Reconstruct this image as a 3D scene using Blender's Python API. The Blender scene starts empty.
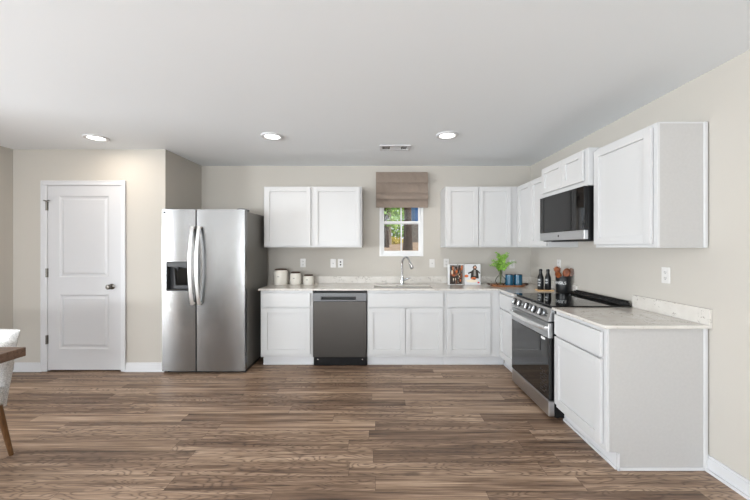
import bpy, bmesh, math, random
from mathutils import Matrix, Vector
R = random.Random(11)
S = bpy.context.scene
COL = S.collection
PI = math.pi

# ------------------------------------------------------------------ camera, light, exposure
EYE = 1.40
cam = bpy.data.cameras.new('camera'); cam_ob = bpy.data.objects.new('camera', cam); COL.objects.link(cam_ob)
cam_ob.location = (0, 0, EYE); cam_ob.rotation_euler = (PI/2, 0, 0)
cam.sensor_width = 36; cam.lens = 335/750*36; cam.shift_x = -3/750; cam.shift_y = -3/750
cam.clip_start = 0.05; cam.clip_end = 200
S.camera = cam_ob
S.view_settings.view_transform = 'Standard'; S.view_settings.look = 'None'
S.view_settings.exposure = 0.36; S.view_settings.gamma = 1.0
S.view_settings.use_curve_mapping = False
world = bpy.data.worlds.new('sky'); S.world = world; world.use_nodes = True
bg = world.node_tree.nodes['Background']; bg.inputs[0].default_value = (0.86, 0.93, 1.0, 1); bg.inputs[1].default_value = 0.9
sun = bpy.data.lights.new('sun', 'SUN'); sun_ob = bpy.data.objects.new('sun', sun); COL.objects.link(sun_ob)
sun.energy = 2.6; sun.angle = math.radians(2); sun.color = (1, 0.95, 0.86)
sun_ob.location = (6, 8, 8); sun_ob.rotation_euler = (math.radians(10), math.radians(48), 0)

def area(name, loc, rot, sx, sy, power, color, shape='RECTANGLE'):
    l = bpy.data.lights.new(name, 'AREA'); l.shape = shape; l.size = sx
    if shape == 'RECTANGLE': l.size_y = sy
    l.energy = power; l.color = color
    o = bpy.data.objects.new(name, l); COL.objects.link(o); o.location = loc; o.rotation_euler = rot
    return o
REAR = -4.6
# fill lights set in added, unseen windows of the rear and far left walls,
# the wide ones tilted up to brighten the ceiling
FILL = (0.90, 0.955, 1.0); FAR = -7.2; LEND = 2.2
REAR_W = ((-2.9, 0.9, 200), (-0.6, 0.9, 200), (-5.85, 0.16, 7), (-5.05, 0.10, 3))    # centre X, half width, power; narrow pair added for streaks on the refrigerator
FAR_W = ((-1.9, 0.9, 225), (0.5, 0.9, 225))                                          # centre Y, half width, power
for _x, _h, _p in REAR_W:
    _b = _h > 0.5
    area('fill_light', (_x, REAR+0.03, 1.0 if _b else 1.35), (PI/2+(math.radians(58) if _b else 0), 0, 0), 2*_h-0.06, 1.0 if _b else 1.7, _p, FILL)
for _y, _h, _p in FAR_W:
    area('fill_light', (FAR+0.03, _y, 1.2), (PI/2+math.radians(10), 0, -PI/2), 2*_h-0.06, 1.5, _p, FILL)

# ------------------------------------------------------------------ mesh helpers
class B:
    """Collects shapes in (u, v, w) space, mapped by T, into one mesh."""
    def __init__(s, T=None):
        s.bm = bmesh.new(); s.T = T or Matrix()
    def add(s, vs, fs, mi=0):
        bv = [s.bm.verts.new(s.T @ Vector(v)) for v in vs]
        for f in fs:
            try:
                q = s.bm.faces.new([bv[i] for i in f]); q.material_index = mi
            except ValueError: pass
        return s
    def merge(s, t, M=None, mi=0):
        if M: t.transform(M)
        t.verts.index_update()
        s.add([v.co.copy() for v in t.verts], [[v.index for v in f.verts] for f in t.faces], mi); t.free(); return s
    def box(s, x0, x1, y0, y1, z0, z1, bev=0, mi=0, seg=1, M=None):
        t = bmesh.new()
        v = [t.verts.new(p) for p in ((x0,y0,z0),(x1,y0,z0),(x1,y1,z0),(x0,y1,z0),(x0,y0,z1),(x1,y0,z1),(x1,y1,z1),(x0,y1,z1))]
        for f in ((0,3,2,1),(4,5,6,7),(0,1,5,4),(1,2,6,5),(2,3,7,6),(3,0,4,7)): t.faces.new([v[i] for i in f])
        if bev: bmesh.ops.bevel(t, geom=t.edges[:], offset=bev, segments=seg, affect='EDGES', profile=0.5)
        return s.merge(t, M, mi)
    def prism(s, pts, lo, hi, axis='z', mi=0, bev=0):
        def m(a, b, c): return {'z': (a,b,c), 'y': (a,c,b), 'x': (c,a,b)}[axis]
        t = bmesh.new(); n = len(pts)
        a = [t.verts.new(m(p[0],p[1],lo)) for p in pts]; b = [t.verts.new(m(p[0],p[1],hi)) for p in pts]
        t.faces.new(a[::-1]); t.faces.new(b)
        for i in range(n): t.faces.new((a[i], a[(i+1)%n], b[(i+1)%n], b[i]))
        if bev: bmesh.ops.bevel(t, geom=[e for e in t.edges if (e.verts[0] in a) != (e.verts[1] in a)] and t.edges[:], offset=bev, segments=1, affect='EDGES')
        return s.merge(t, None, mi)
    def lathe(s, prof, c=(0,0,0), seg=28, M=None, mi=0, close=False):
        vs, fs = [], []; n = len(prof)
        for k in range(seg):
            a = 2*PI*k/seg
            for r, z in prof:
                p = Vector((r*math.cos(a), r*math.sin(a), z))
                if M: p = M @ p
                vs.append(p + Vector(c))
        for k in range(seg):
            k2 = (k+1) % seg
            for i in range(n-1):
                fs.append((k*n+i, k2*n+i, k2*n+i+1, k*n+i+1))
            if close: fs.append((k*n+n-1, k2*n+n-1, k2*n, k*n))
        if not close:
            if prof[0][0] > 1e-5: fs.append([k*n for k in range(seg)][::-1])
            if prof[-1][0] > 1e-5: fs.append([k*n+n-1 for k in range(seg)])
        t = bmesh.new(); bv = [t.verts.new(p) for p in vs]
        for f in fs:
            try: t.faces.new([bv[i] for i in f])
            except ValueError: pass
        bmesh.ops.remove_doubles(t, verts=t.verts[:], dist=1e-6)
        return s.merge(t, None, mi)
    def tube(s, pts, r, seg=10, side=None, ry=None, mi=0):
        pts = [Vector(p) for p in pts]; n = len(pts); vs, fs = [], []
        prev = Vector(side) if side else None
        for i, p in enumerate(pts):
            d = (pts[min(i+1,n-1)] - pts[max(i-1,0)]).normalized()
            if prev is None: prev = d.orthogonal()
            a = (prev - d*prev.dot(d)).normalized(); b = d.cross(a); 
            if not side: prev = a
            rr = r[i] if isinstance(r, (list, tuple)) else r
            rb = rr if ry is None else ry
            for k in range(seg):
                t = 2*PI*k/seg
                vs.append(p + a*rr*math.cos(t) + b*rb*math.sin(t))
        for i in range(n-1):
            for k in range(seg):
                k2 = (k+1) % seg
                fs.append((i*seg+k, i*seg+k2, (i+1)*seg+k2, (i+1)*seg+k))
        fs.append(list(range(seg))[::-1]); fs.append([(n-1)*seg+k for k in range(seg)])
        return s.add(vs, fs, mi)
    def rings(s, u0, u1, v0, v1, steps, mi=0):
        """steps: (inset, depth) rectangles in the (u, v) plane, w = depth; the last is filled."""
        vs, fs = [], []
        for ins, w in steps:
            vs += [(u0+ins, v0+ins, w), (u1-ins, v0+ins, w), (u1-ins, v1-ins, w), (u0+ins, v1-ins, w)]
        for k in range(len(steps)-1):
            for i in range(4):
                j = (i+1) % 4; fs.append((4*k+i, 4*k+j, 4*k+4+j, 4*k+4+i))
        e = 4*(len(steps)-1); fs.append((e, e+1, e+2, e+3))
        return s.add(vs, fs, mi)
    def cells(s, xs, ys, inside, z0, z1, mi=0):
        nx, ny = len(xs)-1, len(ys)-1
        ok = lambda i, j: 0 <= i < nx and 0 <= j < ny and inside((xs[i]+xs[i+1])/2, (ys[j]+ys[j+1])/2)
        vs, fs, idx = [], [], {}
        def v(i, j, t):
            k = (i, j, t)
            if k not in idx: idx[k] = len(vs); vs.append((xs[i], ys[j], z1 if t else z0))
            return idx[k]
        for i in range(nx):
            for j in range(ny):
                if not ok(i, j): continue
                fs.append([v(i,j,1), v(i+1,j,1), v(i+1,j+1,1), v(i,j+1,1)])
                fs.append([v(i,j,0), v(i,j+1,0), v(i+1,j+1,0), v(i+1,j,0)])
                if not ok(i-1,j): fs.append([v(i,j,0), v(i,j,1), v(i,j+1,1), v(i,j+1,0)])
                if not ok(i+1,j): fs.append([v(i+1,j,0), v(i+1,j+1,0), v(i+1,j+1,1), v(i+1,j,1)])
                if not ok(i,j-1): fs.append([v(i,j,0), v(i+1,j,0), v(i+1,j,1), v(i,j,1)])
                if not ok(i,j+1): fs.append([v(i,j+1,0), v(i,j+1,1), v(i+1,j+1,1), v(i+1,j+1,0)])
        return s.add(vs, fs, mi)

def origin(o):
    p = Vector((0,0,0))
    while o: p = p + o.location; o = o.parent
    return p
def obj(name, b, mat, parent=None, smooth=True, local=False, angle=32):
    """Link a B as ONE mesh object. World coordinates unless local."""
    bmesh.ops.recalc_face_normals(b.bm, faces=b.bm.faces[:])
    me = bpy.data.meshes.new(name); b.bm.to_mesh(me); b.bm.free()
    if parent and not local: me.transform(Matrix.Translation(-origin(parent)))
    for m in (mat if isinstance(mat, (list, tuple)) else [mat]): me.materials.append(m)
    if smooth:
        for p in me.polygons: p.use_smooth = True
        me.set_sharp_from_angle(angle=math.radians(angle))
    o = bpy.data.objects.new(name, me); COL.objects.link(o); o.parent = parent
    return o
def tag(o, label, cat, group=None, kind=None):
    o['label'] = label; o['category'] = cat
    if group: o['group'] = group
    if kind: o['kind'] = kind
    return o
def thing(name, label, cat, loc=(0,0,0), rz=0, group=None):
    o = bpy.data.objects.new(name, None); COL.objects.link(o); o.empty_display_size = 0.1
    o.location = loc; o.rotation_euler = (0, 0, rz)
    return tag(o, label, cat, group)
def struct(name, b, mat, label, cat, smooth=False, parent=None):
    o = obj(name, b, mat, parent, smooth=smooth)
    return tag(o, label, cat, None, 'structure')
def copy_thing(r, loc, label, group=None):
    c = r.copy(); COL.objects.link(c); c.location = loc; c['label'] = label
    if group: c['group'] = group
    for ch in list(r.children):
        d = ch.copy(); COL.objects.link(d); d.parent = c
        for g in list(ch.children):
            e = g.copy(); COL.objects.link(e); e.parent = d
    return c

# ------------------------------------------------------------------ materials
def srgb(r, g, b):
    f = lambda c: (c/255)/12.92 if c/255 <= 0.04045 else (((c/255)+0.055)/1.055)**2.4
    return (f(r), f(g), f(b), 1)
class NT:
    def __init__(s, name):
        s.m = bpy.data.materials.new(name); s.m.use_nodes = True; s.t = s.m.node_tree
        s.p = s.t.nodes['Principled BSDF']
    def n(s, typ, **kw):
        o = s.t.nodes.new(typ)
        for k, v in kw.items(): setattr(o, k, v)
        return o
    def set(s, node, sock, val):
        i = node.inputs[sock]
        if hasattr(val, 'is_output') or isinstance(val, bpy.types.NodeSocket): s.t.links.new(val, i)
        else: i.default_value = val
    def math(s, op, a, b=0.0, c=None):
        o = s.n('ShaderNodeMath', operation=op); s.set(o, 0, a); s.set(o, 1, b)
        if c is not None: s.set(o, 2, c)
        return o.outputs[0]
    def mix(s, f, a, b, mode='MIX'):
        o = s.n('ShaderNodeMix', data_type='RGBA', blend_type=mode)
        s.set(o, 0, f); s.set(o, 6, a); s.set(o, 7, b); return o.outputs[2]
    def xyz(s, x, y, z):
        o = s.n('ShaderNodeCombineXYZ'); s.set(o, 0, x); s.set(o, 1, y); s.set(o, 2, z); return o.outputs[0]
    def coord(s):
        tc = s.n('ShaderNodeTexCoord'); se = s.n('ShaderNodeSeparateXYZ'); s.t.links.new(tc.outputs['Object'], se.inputs[0])
        return tc.outputs['Object'], se.outputs[0], se.outputs[1], se.outputs[2]
    def noise(s, vec, scale, detail=3, rough=0.5, dist=0):
        o = s.n('ShaderNodeTexNoise'); s.set(o, 'Vector', vec); s.set(o, 'Scale', scale); s.set(o, 'Detail', detail)
        s.set(o, 'Roughness', rough); s.set(o, 'Distortion', dist); return o.outputs[0]
    def ramp(s, f, stops, interp='LINEAR'):
        o = s.n('ShaderNodeValToRGB'); e = o.color_ramp.elements; o.color_ramp.interpolation = interp
        while len(e) < len(stops): e.new(0.5)
        for i, (p, c) in enumerate(stops): e[i].position = p; e[i].color = c if len(c) == 4 else (*c, 1)
        s.t.links.new(f, o.inputs[0]); return o.outputs[0]
    def bump(s, h, strength, dist=0.01):
        o = s.n('ShaderNodeBump'); s.set(o, 'Height', h); s.set(o, 'Strength', strength); s.set(o, 'Distance', dist)
        s.t.links.new(o.outputs[0], s.p.inputs['Normal'])
    def P(s, **kw):
        for k, v in kw.items(): s.set(s.p, k.replace('_', ' '), v)
        return s.m
def flat(name, col, rough=0.5, metal=0.0, **kw):
    n = NT(name); return n.P(Base_Color=col, Roughness=rough, Metallic=metal, **kw)
def tinted(name, c1, c2, scale, rough=0.6, stretch=(1,1,1), detail=3, bump=0.0, metal=0.0):
    n = NT(name); v, x, y, z = n.coord()
    vv = n.xyz(n.math('MULTIPLY', x, stretch[0]), n.math('MULTIPLY', y, stretch[1]), n.math('MULTIPLY', z, stretch[2]))
    f = n.noise(vv, scale, detail)
    if bump: n.bump(f, bump)
    return n.P(Base_Color=n.ramp(f, [(0.3, c1), (0.7, c2)]), Roughness=rough, Metallic=metal)

M = {}
def wallpaint(name, c, bump=0.05):
    n = NT(name); v, x, y, z = n.coord(); n.bump(n.noise(v, 90, 2), bump, 0.004)
    return n.P(Base_Color=c, Roughness=0.85, Specular_IOR_Level=0.3)
M['wall'] = wallpaint('wall_paint', srgb(188, 183, 175))
M['ceiling'] = wallpaint('ceiling_paint', srgb(236, 240, 243), 0.08)
M['trim'] = flat('trim_white', srgb(206, 206, 208), 0.4)
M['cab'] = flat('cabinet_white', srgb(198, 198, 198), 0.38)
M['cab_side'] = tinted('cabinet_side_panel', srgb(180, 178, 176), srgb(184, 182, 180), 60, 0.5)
M['door'] = flat('door_white', srgb(198, 198, 200), 0.42)
def floor_mat():
    n = NT('plank_floor'); v, x, y, z = n.coord(); W, L = 0.128, 1.22
    ry = n.math('DIVIDE', y, W); row = n.math('FLOOR', ry)
    wn = n.n('ShaderNodeTexWhiteNoise', noise_dimensions='1D'); n.set(wn, 'W', row)
    u = n.math('ADD', n.math('DIVIDE', x, L), n.math('MULTIPLY', wn.outputs[0], 7.3)); col = n.math('FLOOR', u)
    w2 = n.n('ShaderNodeTexWhiteNoise', noise_dimensions='2D'); n.set(w2, 'Vector', n.xyz(row, col, 0)); rnd = w2.outputs[0]
    w3 = n.n('ShaderNodeTexWhiteNoise', noise_dimensions='2D'); n.set(w3, 'Vector', n.xyz(col, n.math('ADD', row, 31.7), 0)); rnd2 = w3.outputs[0]
    off = n.math('MULTIPLY', rnd, 40.0)
    # long fibres
    fib = n.noise(n.xyz(n.math('ADD', n.math('MULTIPLY', x, 2.6), off), n.math('MULTIPLY', y, 95.0), off), 1.0, 6, 0.68)
    streak = n.noise(n.xyz(n.math('ADD', n.math('MULTIPLY', x, 0.9), off), n.math('MULTIPLY', y, 20.0), off), 1.0, 4, 0.55)
    # cathedral rings: contour lines of a stretched noise
    con = n.noise(n.xyz(n.math('ADD', n.math('MULTIPLY', x, 2.5), off), n.math('MULTIPLY', y, 14.0), off), 1.0, 1.5, 0.4, 0.25)
    ring = n.math('ABSOLUTE', n.math('SINE', n.math('MULTIPLY', con, 46.0)))
    ringm = n.math('MULTIPLY', n.math('POWER', n.math('SUBTRACT', 1.0, ring), 1.6), n.math('GREATER_THAN', rnd2, 0.3))
    tone = n.math('ADD', n.math('MULTIPLY', streak, 0.5), n.math('MULTIPLY', fib, 0.5))
    tone = n.math('ADD', tone, n.math('MULTIPLY', n.math('SUBTRACT', rnd, 0.5), 0.10))
    base = n.ramp(tone, [(0.33, srgb(68, 51, 39)), (0.44, srgb(116, 92, 74)), (0.54, srgb(156, 130, 108)), (0.67, srgb(200, 174, 150))])
    base = n.mix(n.math('MULTIPLY', ringm, 0.68), base, srgb(70, 51, 40))
    fx = n.math('FRACT', u); fy = n.math('FRACT', ry)
    gap = n.math('MAXIMUM', n.math('LESS_THAN', fx, 0.0022), n.math('LESS_THAN', fy, 0.016))
    base = n.mix(n.math('MULTIPLY', gap, 0.6), base, srgb(52, 39, 31))
    n.bump(n.math('SUBTRACT', fib, n.math('MULTIPLY', gap, 2.0)), 0.08, 0.004)
    return n.P(Base_Color=base, Roughness=n.math('ADD', 0.36, n.math('MULTIPLY', fib, 0.2)))
M['floor'] = floor_mat()
def quartz():
    n = NT('quartz_worktop'); v, x, y, z = n.coord()
    a = n.noise(v, 9, 4, 0.6, 1.2); d = n.math('ABSOLUTE', n.math('SUBTRACT', a, 0.5))
    vein = n.math('SUBTRACT', 1.0, n.math('SMOOTHSTEP', d, 0.0, 0.011)) if False else n.math('LESS_THAN', d, 0.010)
    brk = n.math('GREATER_THAN', n.noise(v, 14, 2), 0.52)
    sp = n.math('GREATER_THAN', n.noise(v, 70, 2), 0.66)
    f = n.math('ADD', n.math('MULTIPLY', n.math('MULTIPLY', vein, brk), 0.65), n.math('MULTIPLY', sp, 0.12))
    cl = n.ramp(n.noise(v, 8, 3), [(0.3, srgb(198, 193, 186)), (0.7, srgb(210, 206, 200))])
    return n.P(Base_Color=n.mix(f, cl, srgb(128, 120, 112)), Roughness=0.13)
M['quartz'] = quartz()
def steel(name, c, rough, grain='h', aniso=0.0):
    n = NT(name); v, x, y, z = n.coord()
    if grain == 'h': vv = n.xyz(n.math('MULTIPLY', x, 3), n.math('MULTIPLY', y, 3), n.math('MULTIPLY', z, 420))
    else: vv = n.xyz(n.math('MULTIPLY', x, 420), n.math('MULTIPLY', y, 420), n.math('MULTIPLY', z, 3))
    f = n.noise(vv, 1.0, 3); n.bump(f, 0.06, 0.002)
    tg = n.n('ShaderNodeTangent', direction_type='RADIAL', axis='Z')
    n.t.links.new(tg.outputs[0], n.p.inputs['Tangent'])
    return n.P(Base_Color=n.ramp(f, [(0.2, tuple(k*0.9 for k in c[:3])), (0.8, c)]), Metallic=1.0, Anisotropic=aniso, Anisotropic_Rotation=0.25,
               Roughness=n.math('ADD', rough, n.math('MULTIPLY', f, 0.08)))
M['steel'] = steel('brushed_steel', srgb(147, 147, 147), 0.21, 'h', 0.6)
M['steel_light'] = steel('bright_brushed_steel', srgb(196, 197, 198), 0.25, 'h', 0.5)
M['steel_dark'] = steel('dark_brushed_steel', srgb(70, 67, 64), 0.26, 'h', 0.6)
M['steel_panel'] = steel('steel_control_strip', srgb(98, 98, 99), 0.38)
M['chrome'] = flat('chrome', srgb(205, 207, 210), 0.12, 1.0)
M['handle'] = flat('satin_handle', srgb(236, 237, 238), 0.36, 1.0)
M['nickel'] = flat('satin_nickel', srgb(120, 116, 110), 0.3, 1.0)
M['fridge_side'] = flat('appliance_grey_side', srgb(112, 110, 106), 0.42, 0.3)
M['black'] = flat('black_plastic', srgb(13, 13, 14), 0.32, Specular_IOR_Level=0.25)
M['blackgloss'] = flat('black_glass', srgb(10, 10, 11), 0.03, Specular_IOR_Level=0.36)
M['ovenglass'] = flat('oven_door_glass', srgb(16, 16, 17), 0.02, Specular_IOR_Level=0.8)
M['cooktop'] = flat('cooktop_glass', srgb(10, 10, 11), 0.02, Specular_IOR_Level=0.5)
M['charcoal'] = flat('charcoal_plastic', srgb(40, 41, 43), 0.35)
M['ventslat'] = flat('vent_slat_black', srgb(30, 30, 31), 0.22)
M['burner'] = flat('burner_ring_print', srgb(58, 58, 60), 0.15)
M['sink'] = steel('sink_steel', srgb(112, 108, 104), 0.25)
M['plate'] = flat('switch_plate_white', srgb(214, 212, 209), 0.35)
M['slot'] = flat('socket_slot_dark', srgb(70, 66, 62), 0.5)
M['vinyl'] = flat('window_vinyl', srgb(226, 226, 226), 0.35)
def glass(name, tint=(1,1,1,1), rough=0.0, ior=1.45):
    n = NT(name); t = n.t; out = [k for k in t.nodes if k.type == 'OUTPUT_MATERIAL'][0]
    tr = n.n('ShaderNodeBsdfTransparent'); tr.inputs[0].default_value = tint
    gl = n.n('ShaderNodeBsdfGlossy'); gl.inputs['Roughness'].default_value = rough
    fr = n.n('ShaderNodeFresnel'); fr.inputs[0].default_value = ior
    mx = n.n('ShaderNodeMixShader'); t.links.new(fr.outputs[0], mx.inputs[0]); t.links.new(tr.outputs[0], mx.inputs[1]); t.links.new(gl.outputs[0], mx.inputs[2])
    t.links.new(mx.outputs[0], out.inputs[0]); return n.m
M['pane'] = glass('window_glass')
M['vase'] = glass('vase_glass', (0.96, 0.97, 0.965, 1), 0.0, 1.12)
M['linen'] = tinted('taupe_linen', srgb(128, 114, 104), srgb(150, 136, 124), 260, 0.9, (1, 1, 1), 2, 0.15)
M['ceramic'] = flat('cream_ceramic', srgb(226, 222, 213), 0.3)
M['walnut'] = tinted('dark_wood_lid', srgb(48, 27, 18), srgb(82, 48, 32), 30, 0.5, (1, 6, 1))
M['ink'] = flat('grey_lettering', srgb(120, 116, 110), 0.6)
M['acacia'] = tinted('acacia_wood', srgb(112, 66, 36), srgb(176, 116, 70), 14, 0.42, (1, 7, 1))
M['spoonwood'] = tinted('red_brown_wood', srgb(88, 40, 16), srgb(150, 82, 38), 16, 0.4, (2, 2, 1))
M['spoondark'] = tinted('dark_brown_wood', srgb(74, 48, 34), srgb(118, 80, 58), 16, 0.45, (2, 2, 1))
M['bamboo'] = tinted('light_bamboo', srgb(206, 164, 110), srgb(226, 188, 136), 20, 0.5, (1, 8, 1))
M['blue'] = flat('blue_glaze', srgb(26, 84, 112), 0.22)
M['bluedark'] = flat('dark_blue_glaze', srgb(18, 40, 54), 0.3)
M['matteblack'] = flat('matte_black_enamel', srgb(18, 19, 22), 0.3, Specular_IOR_Level=0.4)
M['white_print'] = flat('white_print', srgb(225, 226, 226), 0.5)
M['fern'] = tinted('fern_green', srgb(84, 138, 38), srgb(158, 204, 84), 40, 0.5)
M['stem'] = flat('fern_stem', srgb(70, 78, 38), 0.6)
M['emit'] = flat('lamp_diffuser', (1, 1, 1, 1), 0.5); _p = M['emit'].node_tree.nodes['Principled BSDF']
_p.inputs['Emission Color'].default_value = (1, 0.97, 0.92, 1); _p.inputs['Emission Strength'].default_value = 6
M['tablewood'] = tinted('weathered_table_wood', srgb(84, 64, 52), srgb(120, 94, 76), 9, 0.5, (1, 9, 9), 5)
M['legwood'] = tinted('oak_leg_wood', srgb(92, 62, 32), srgb(122, 84, 46), 14, 0.45, (6, 6, 1))
M['boucle'] = tinted('light_grey_weave', srgb(176, 174, 172), srgb(224, 222, 219), 140, 0.95, (1, 1, 1), 3, 0.6)
M['bark'] = tinted('bark', srgb(38, 30, 27), srgb(82, 66, 56), 12, 0.9, (3, 3, 0.6), 4, 0.4)
M['barkpale'] = tinted('pale_bark', srgb(120, 108, 96), srgb(160, 146, 130), 12, 0.9, (3, 3, 0.6), 4, 0.4)
def leafmat(name, a, b):
    n = NT(name); v, x, y, z = n.coord()
    return n.P(Base_Color=n.ramp(n.noise(v, 3.0, 3), [(0.35, a), (0.65, b)]), Roughness=0.6, Transmission_Weight=0.0, Subsurface_Weight=0.0)
M['leaf'] = leafmat('tree_leaf', srgb(74, 120, 46), srgb(136, 178, 78))
M['leafbright'] = leafmat('bright_leaf', srgb(110, 162, 56), srgb(176, 210, 100))  # brighter yellow green leaf colour
M['leafyellow'] = leafmat('yellow_leaf', srgb(190, 172, 60), srgb(222, 206, 100))
M['litter'] = tinted('leaf_litter', srgb(128, 102, 82), srgb(176, 152, 128), 6, 0.95, (1, 1, 1), 6)
M['stone'] = tinted('grey_stone_cladding', srgb(104, 98, 94), srgb(150, 144, 138), 7, 0.9, (1, 1, 3), 3)
M['siding'] = flat('blue_siding', srgb(34, 98, 160), 0.6)

# ------------------------------------------------------------------ the setting
YB, XW, YP, XL, XA, HC = 4.545, 2.07, 3.773, -4.11, -2.395, 2.50
YE = 2.105           # free end of the right-hand run
def wallbox(*a): return B().box(*a)
struct('floor', B().box(FAR-0.15, XW+0.15, REAR-0.15, YB+0.15, -0.12, 0), M['floor'], 'brown grey wood plank floor', 'floor')
struct('ceiling', B().box(FAR-0.15, XW+0.15, REAR-0.15, YB+0.15, HC, HC+0.15), M['ceiling'], 'smooth pale grey ceiling over the whole room', 'ceiling')
WX0, WX1, WZ0, WZ1 = 0.02, 0.615, 1.275, 2.22
struct('wall_back', B().cells([XL-0.15, WX0, WX1, XW+0.15], [0, WZ0, WZ1, HC], lambda a, b: not (WX0 < a < WX1 and WZ0 < b < WZ1), 0, 0.14)
       if False else B(Matrix(((1,0,0,0),(0,0,1,YB),(0,1,0,0),(0,0,0,1)))).cells([XL-0.15, WX0, WX1, XW+0.15], [0, WZ0, WZ1, HC],
       lambda a, b: not (WX0 < a < WX1 and WZ0 < b < WZ1), 0, 0.14), M['wall'], 'greige back wall behind the sink', 'wall')
struct('wall_right', B().box(XW, XW+0.12, REAR, YB, 0, HC), M['wall'], 'pale greige wall on the right behind the range', 'wall')
struct('wall_left', B().box(XL-0.12, XL, LEND, YB, 0, HC), M['wall'], 'short greige side wall at the left edge', 'wall')
struct('wall_dining', B().box(FAR-0.14, XL-0.12, LEND, LEND+0.12, 0, HC), M['wall'], 'greige wall of the open plan room beyond the left edge', 'wall')
FW = sorted([REAR, LEND]+[q-h for q, h, p in FAR_W]+[q+h for q, h, p in FAR_W])
struct('wall_far', B(Matrix(((0,0,1,FAR),(1,0,0,0),(0,1,0,0),(0,0,0,1)))).cells(FW, [0, 0.37, 2.33, HC],
       lambda a, b: not (0.37 < b < 2.33 and any(abs(a-q) < h for q, h, p in FAR_W)), -0.14, 0), M['wall'], 'far left wall of the open plan room with two added windows', 'wall')
DX0, DX1, DZ1 = -3.722, -2.884, 2.095
XYZ_front = lambda y: Matrix(((1,0,0,0),(0,0,-1,y),(0,1,0,0),(0,0,0,1)))     # (u, v, w) -> X=u, Z=v, Y=y-w
XYZ_right = lambda x: Matrix(((0,0,-1,x),(1,0,0,0),(0,1,0,0),(0,0,0,1)))     # (u, v, w) -> Y=u, Z=v, X=x-w
struct('wall_pantry', B(XYZ_front(YP)).cells([XL, DX0, DX1, XA], [0, DZ1, HC], lambda a, b: not (DX0 < a < DX1 and b < DZ1), -0.115, 0), M['wall'], 'greige wall around the white door', 'wall')
struct('wall_alcove', B().box(XA-0.115, XA, YP+0.115, YB, 0, HC), M['wall'], 'short side wall beside the refrigerator', 'wall')
RW = sorted([FAR, XW]+[q-h for q, h, p in REAR_W]+[q+h for q, h, p in REAR_W])
struct('wall_rear', B(Matrix(((1,0,0,0),(0,0,-1,REAR),(0,1,0,0),(0,0,0,1)))).cells(RW, [0, 0.37, 2.33, HC],
       lambda a, b: not (0.37 < b < 2.33 and any(abs(a-q) < h for q, h, p in REAR_W)), 0, 0.14), M['wall'], 'rear wall with four added windows behind the viewer', 'wall')
def baseboard(name, T, u0, u1, label):
    b = B(T); b.prism([(u0, 0), (u1, 0), (u1, 0.085), (u0, 0.085)], 0, 0.013); b.box(u0, u1, 0.085, 0.1, 0, 0.008); b.box(u0, u1, 0, 0.018, 0.013, 0.024)
    struct(name, b, M['trim'], label, 'baseboard')
baseboard('baseboard_right', XYZ_right(XW), REAR, YE, 'white baseboard along the right wall')
baseboard('baseboard_left', Matrix(((0,0,1,XL),(1,0,0,0),(0,1,0,0),(0,0,0,1))), LEND, YP, 'white baseboard along the far left wall')
b = B(XYZ_front(YP))
for u0, u1 in ((XL+0.025, DX0-0.063), (DX1+0.051, XA)):
    b.box(u0, u1, 0, 0.085, 0, 0.013); b.box(u0, u1, 0.085, 0.1, 0, 0.008); b.box(u0, u1, 0, 0.018, 0.013, 0.024)
struct('baseboard_pantry', b, M['trim'], 'white baseboard either side of the door', 'baseboard')

# casing of the door
b = B(XYZ_front(YP))
for u0, u1, v0, v1 in ((DX0-0.062, DX0, 0, DZ1), (DX1, DX1+0.05, 0, DZ1), (DX0-0.062, DX1+0.05, DZ1, DZ1+0.05)):
    b.box(u0, u1, v0, v1, 0, 0.016, 0.004)
b.box(DX0-0.062, DX0-0.046, 0, DZ1+0.05, 0.016, 0.021, 0.002); b.box(DX1+0.034, DX1+0.05, 0, DZ1+0.05, 0.016, 0.021, 0.002); b.box(DX0-0.046, DX1+0.034, DZ1+0.034, DZ1+0.05, 0.016, 0.021, 0.002)
for u0, u1 in ((DX0, DX0+0.004), (DX1-0.004, DX1)): b.box(u0, u1, 0, DZ1, -0.11, 0.012)
b.box(DX0, DX1, DZ1-0.004, DZ1, -0.11, 0.012)
struct('trim_1', b, M['trim'], 'white casing around the two panel door', 'door casing')
# the door
d = bpy.data.objects.new('door_1', None); COL.objects.link(d); d.location = ((DX0+DX1)/2, YP, 0)
tag(d, 'white two panel interior door with satin knob', 'door', None, 'structure')
u0, u1, v0, v1 = DX0+0.007, DX1-0.007, 0.018, DZ1-0.007
b = B(XYZ_front(YP)); F = 0.004
pu0, pu1 = u0+0.125, u1-0.135
rows = ((0.25, 0.868), (1.055, 1.978))
b.box(u0, pu0, v0, v1, -0.032, F); b.box(pu1, u1, v0, v1, -0.032, F)
b.box(pu0, pu1, v0, rows[0][0], -0.032, F); b.box(pu0, pu1, rows[0][1], rows[1][0], -0.032, F); b.box(pu0, pu1, rows[1][1], v1, -0.032, F)
for a, c in rows: b.rings(pu0, pu1, a, c, [(0, F), (0.006, F-0.001), (0.018, F-0.011), (0.034, F-0.011), (0.052, F-0.004)])
obj('door_slab', b, M['door'], d, smooth=False)
kb = B(); kx, kz = -2.99, EYE-39.5/88.8
Mk = Matrix.Translation((kx, YP-F, kz)) @ Matrix.Rotation(PI/2, 4, 'X')
kb.lathe([(0, 0), (0.032, 0), (0.032, 0.006), (0.02, 0.012), (0.012, 0.016), (0.012, 0.032), (0.022, 0.038), (0.029, 0.05), (0.028, 0.062), (0.018, 0.07), (0, 0.072)], M=Mk)
obj('door_knob', kb, M['nickel'], d)
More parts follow.
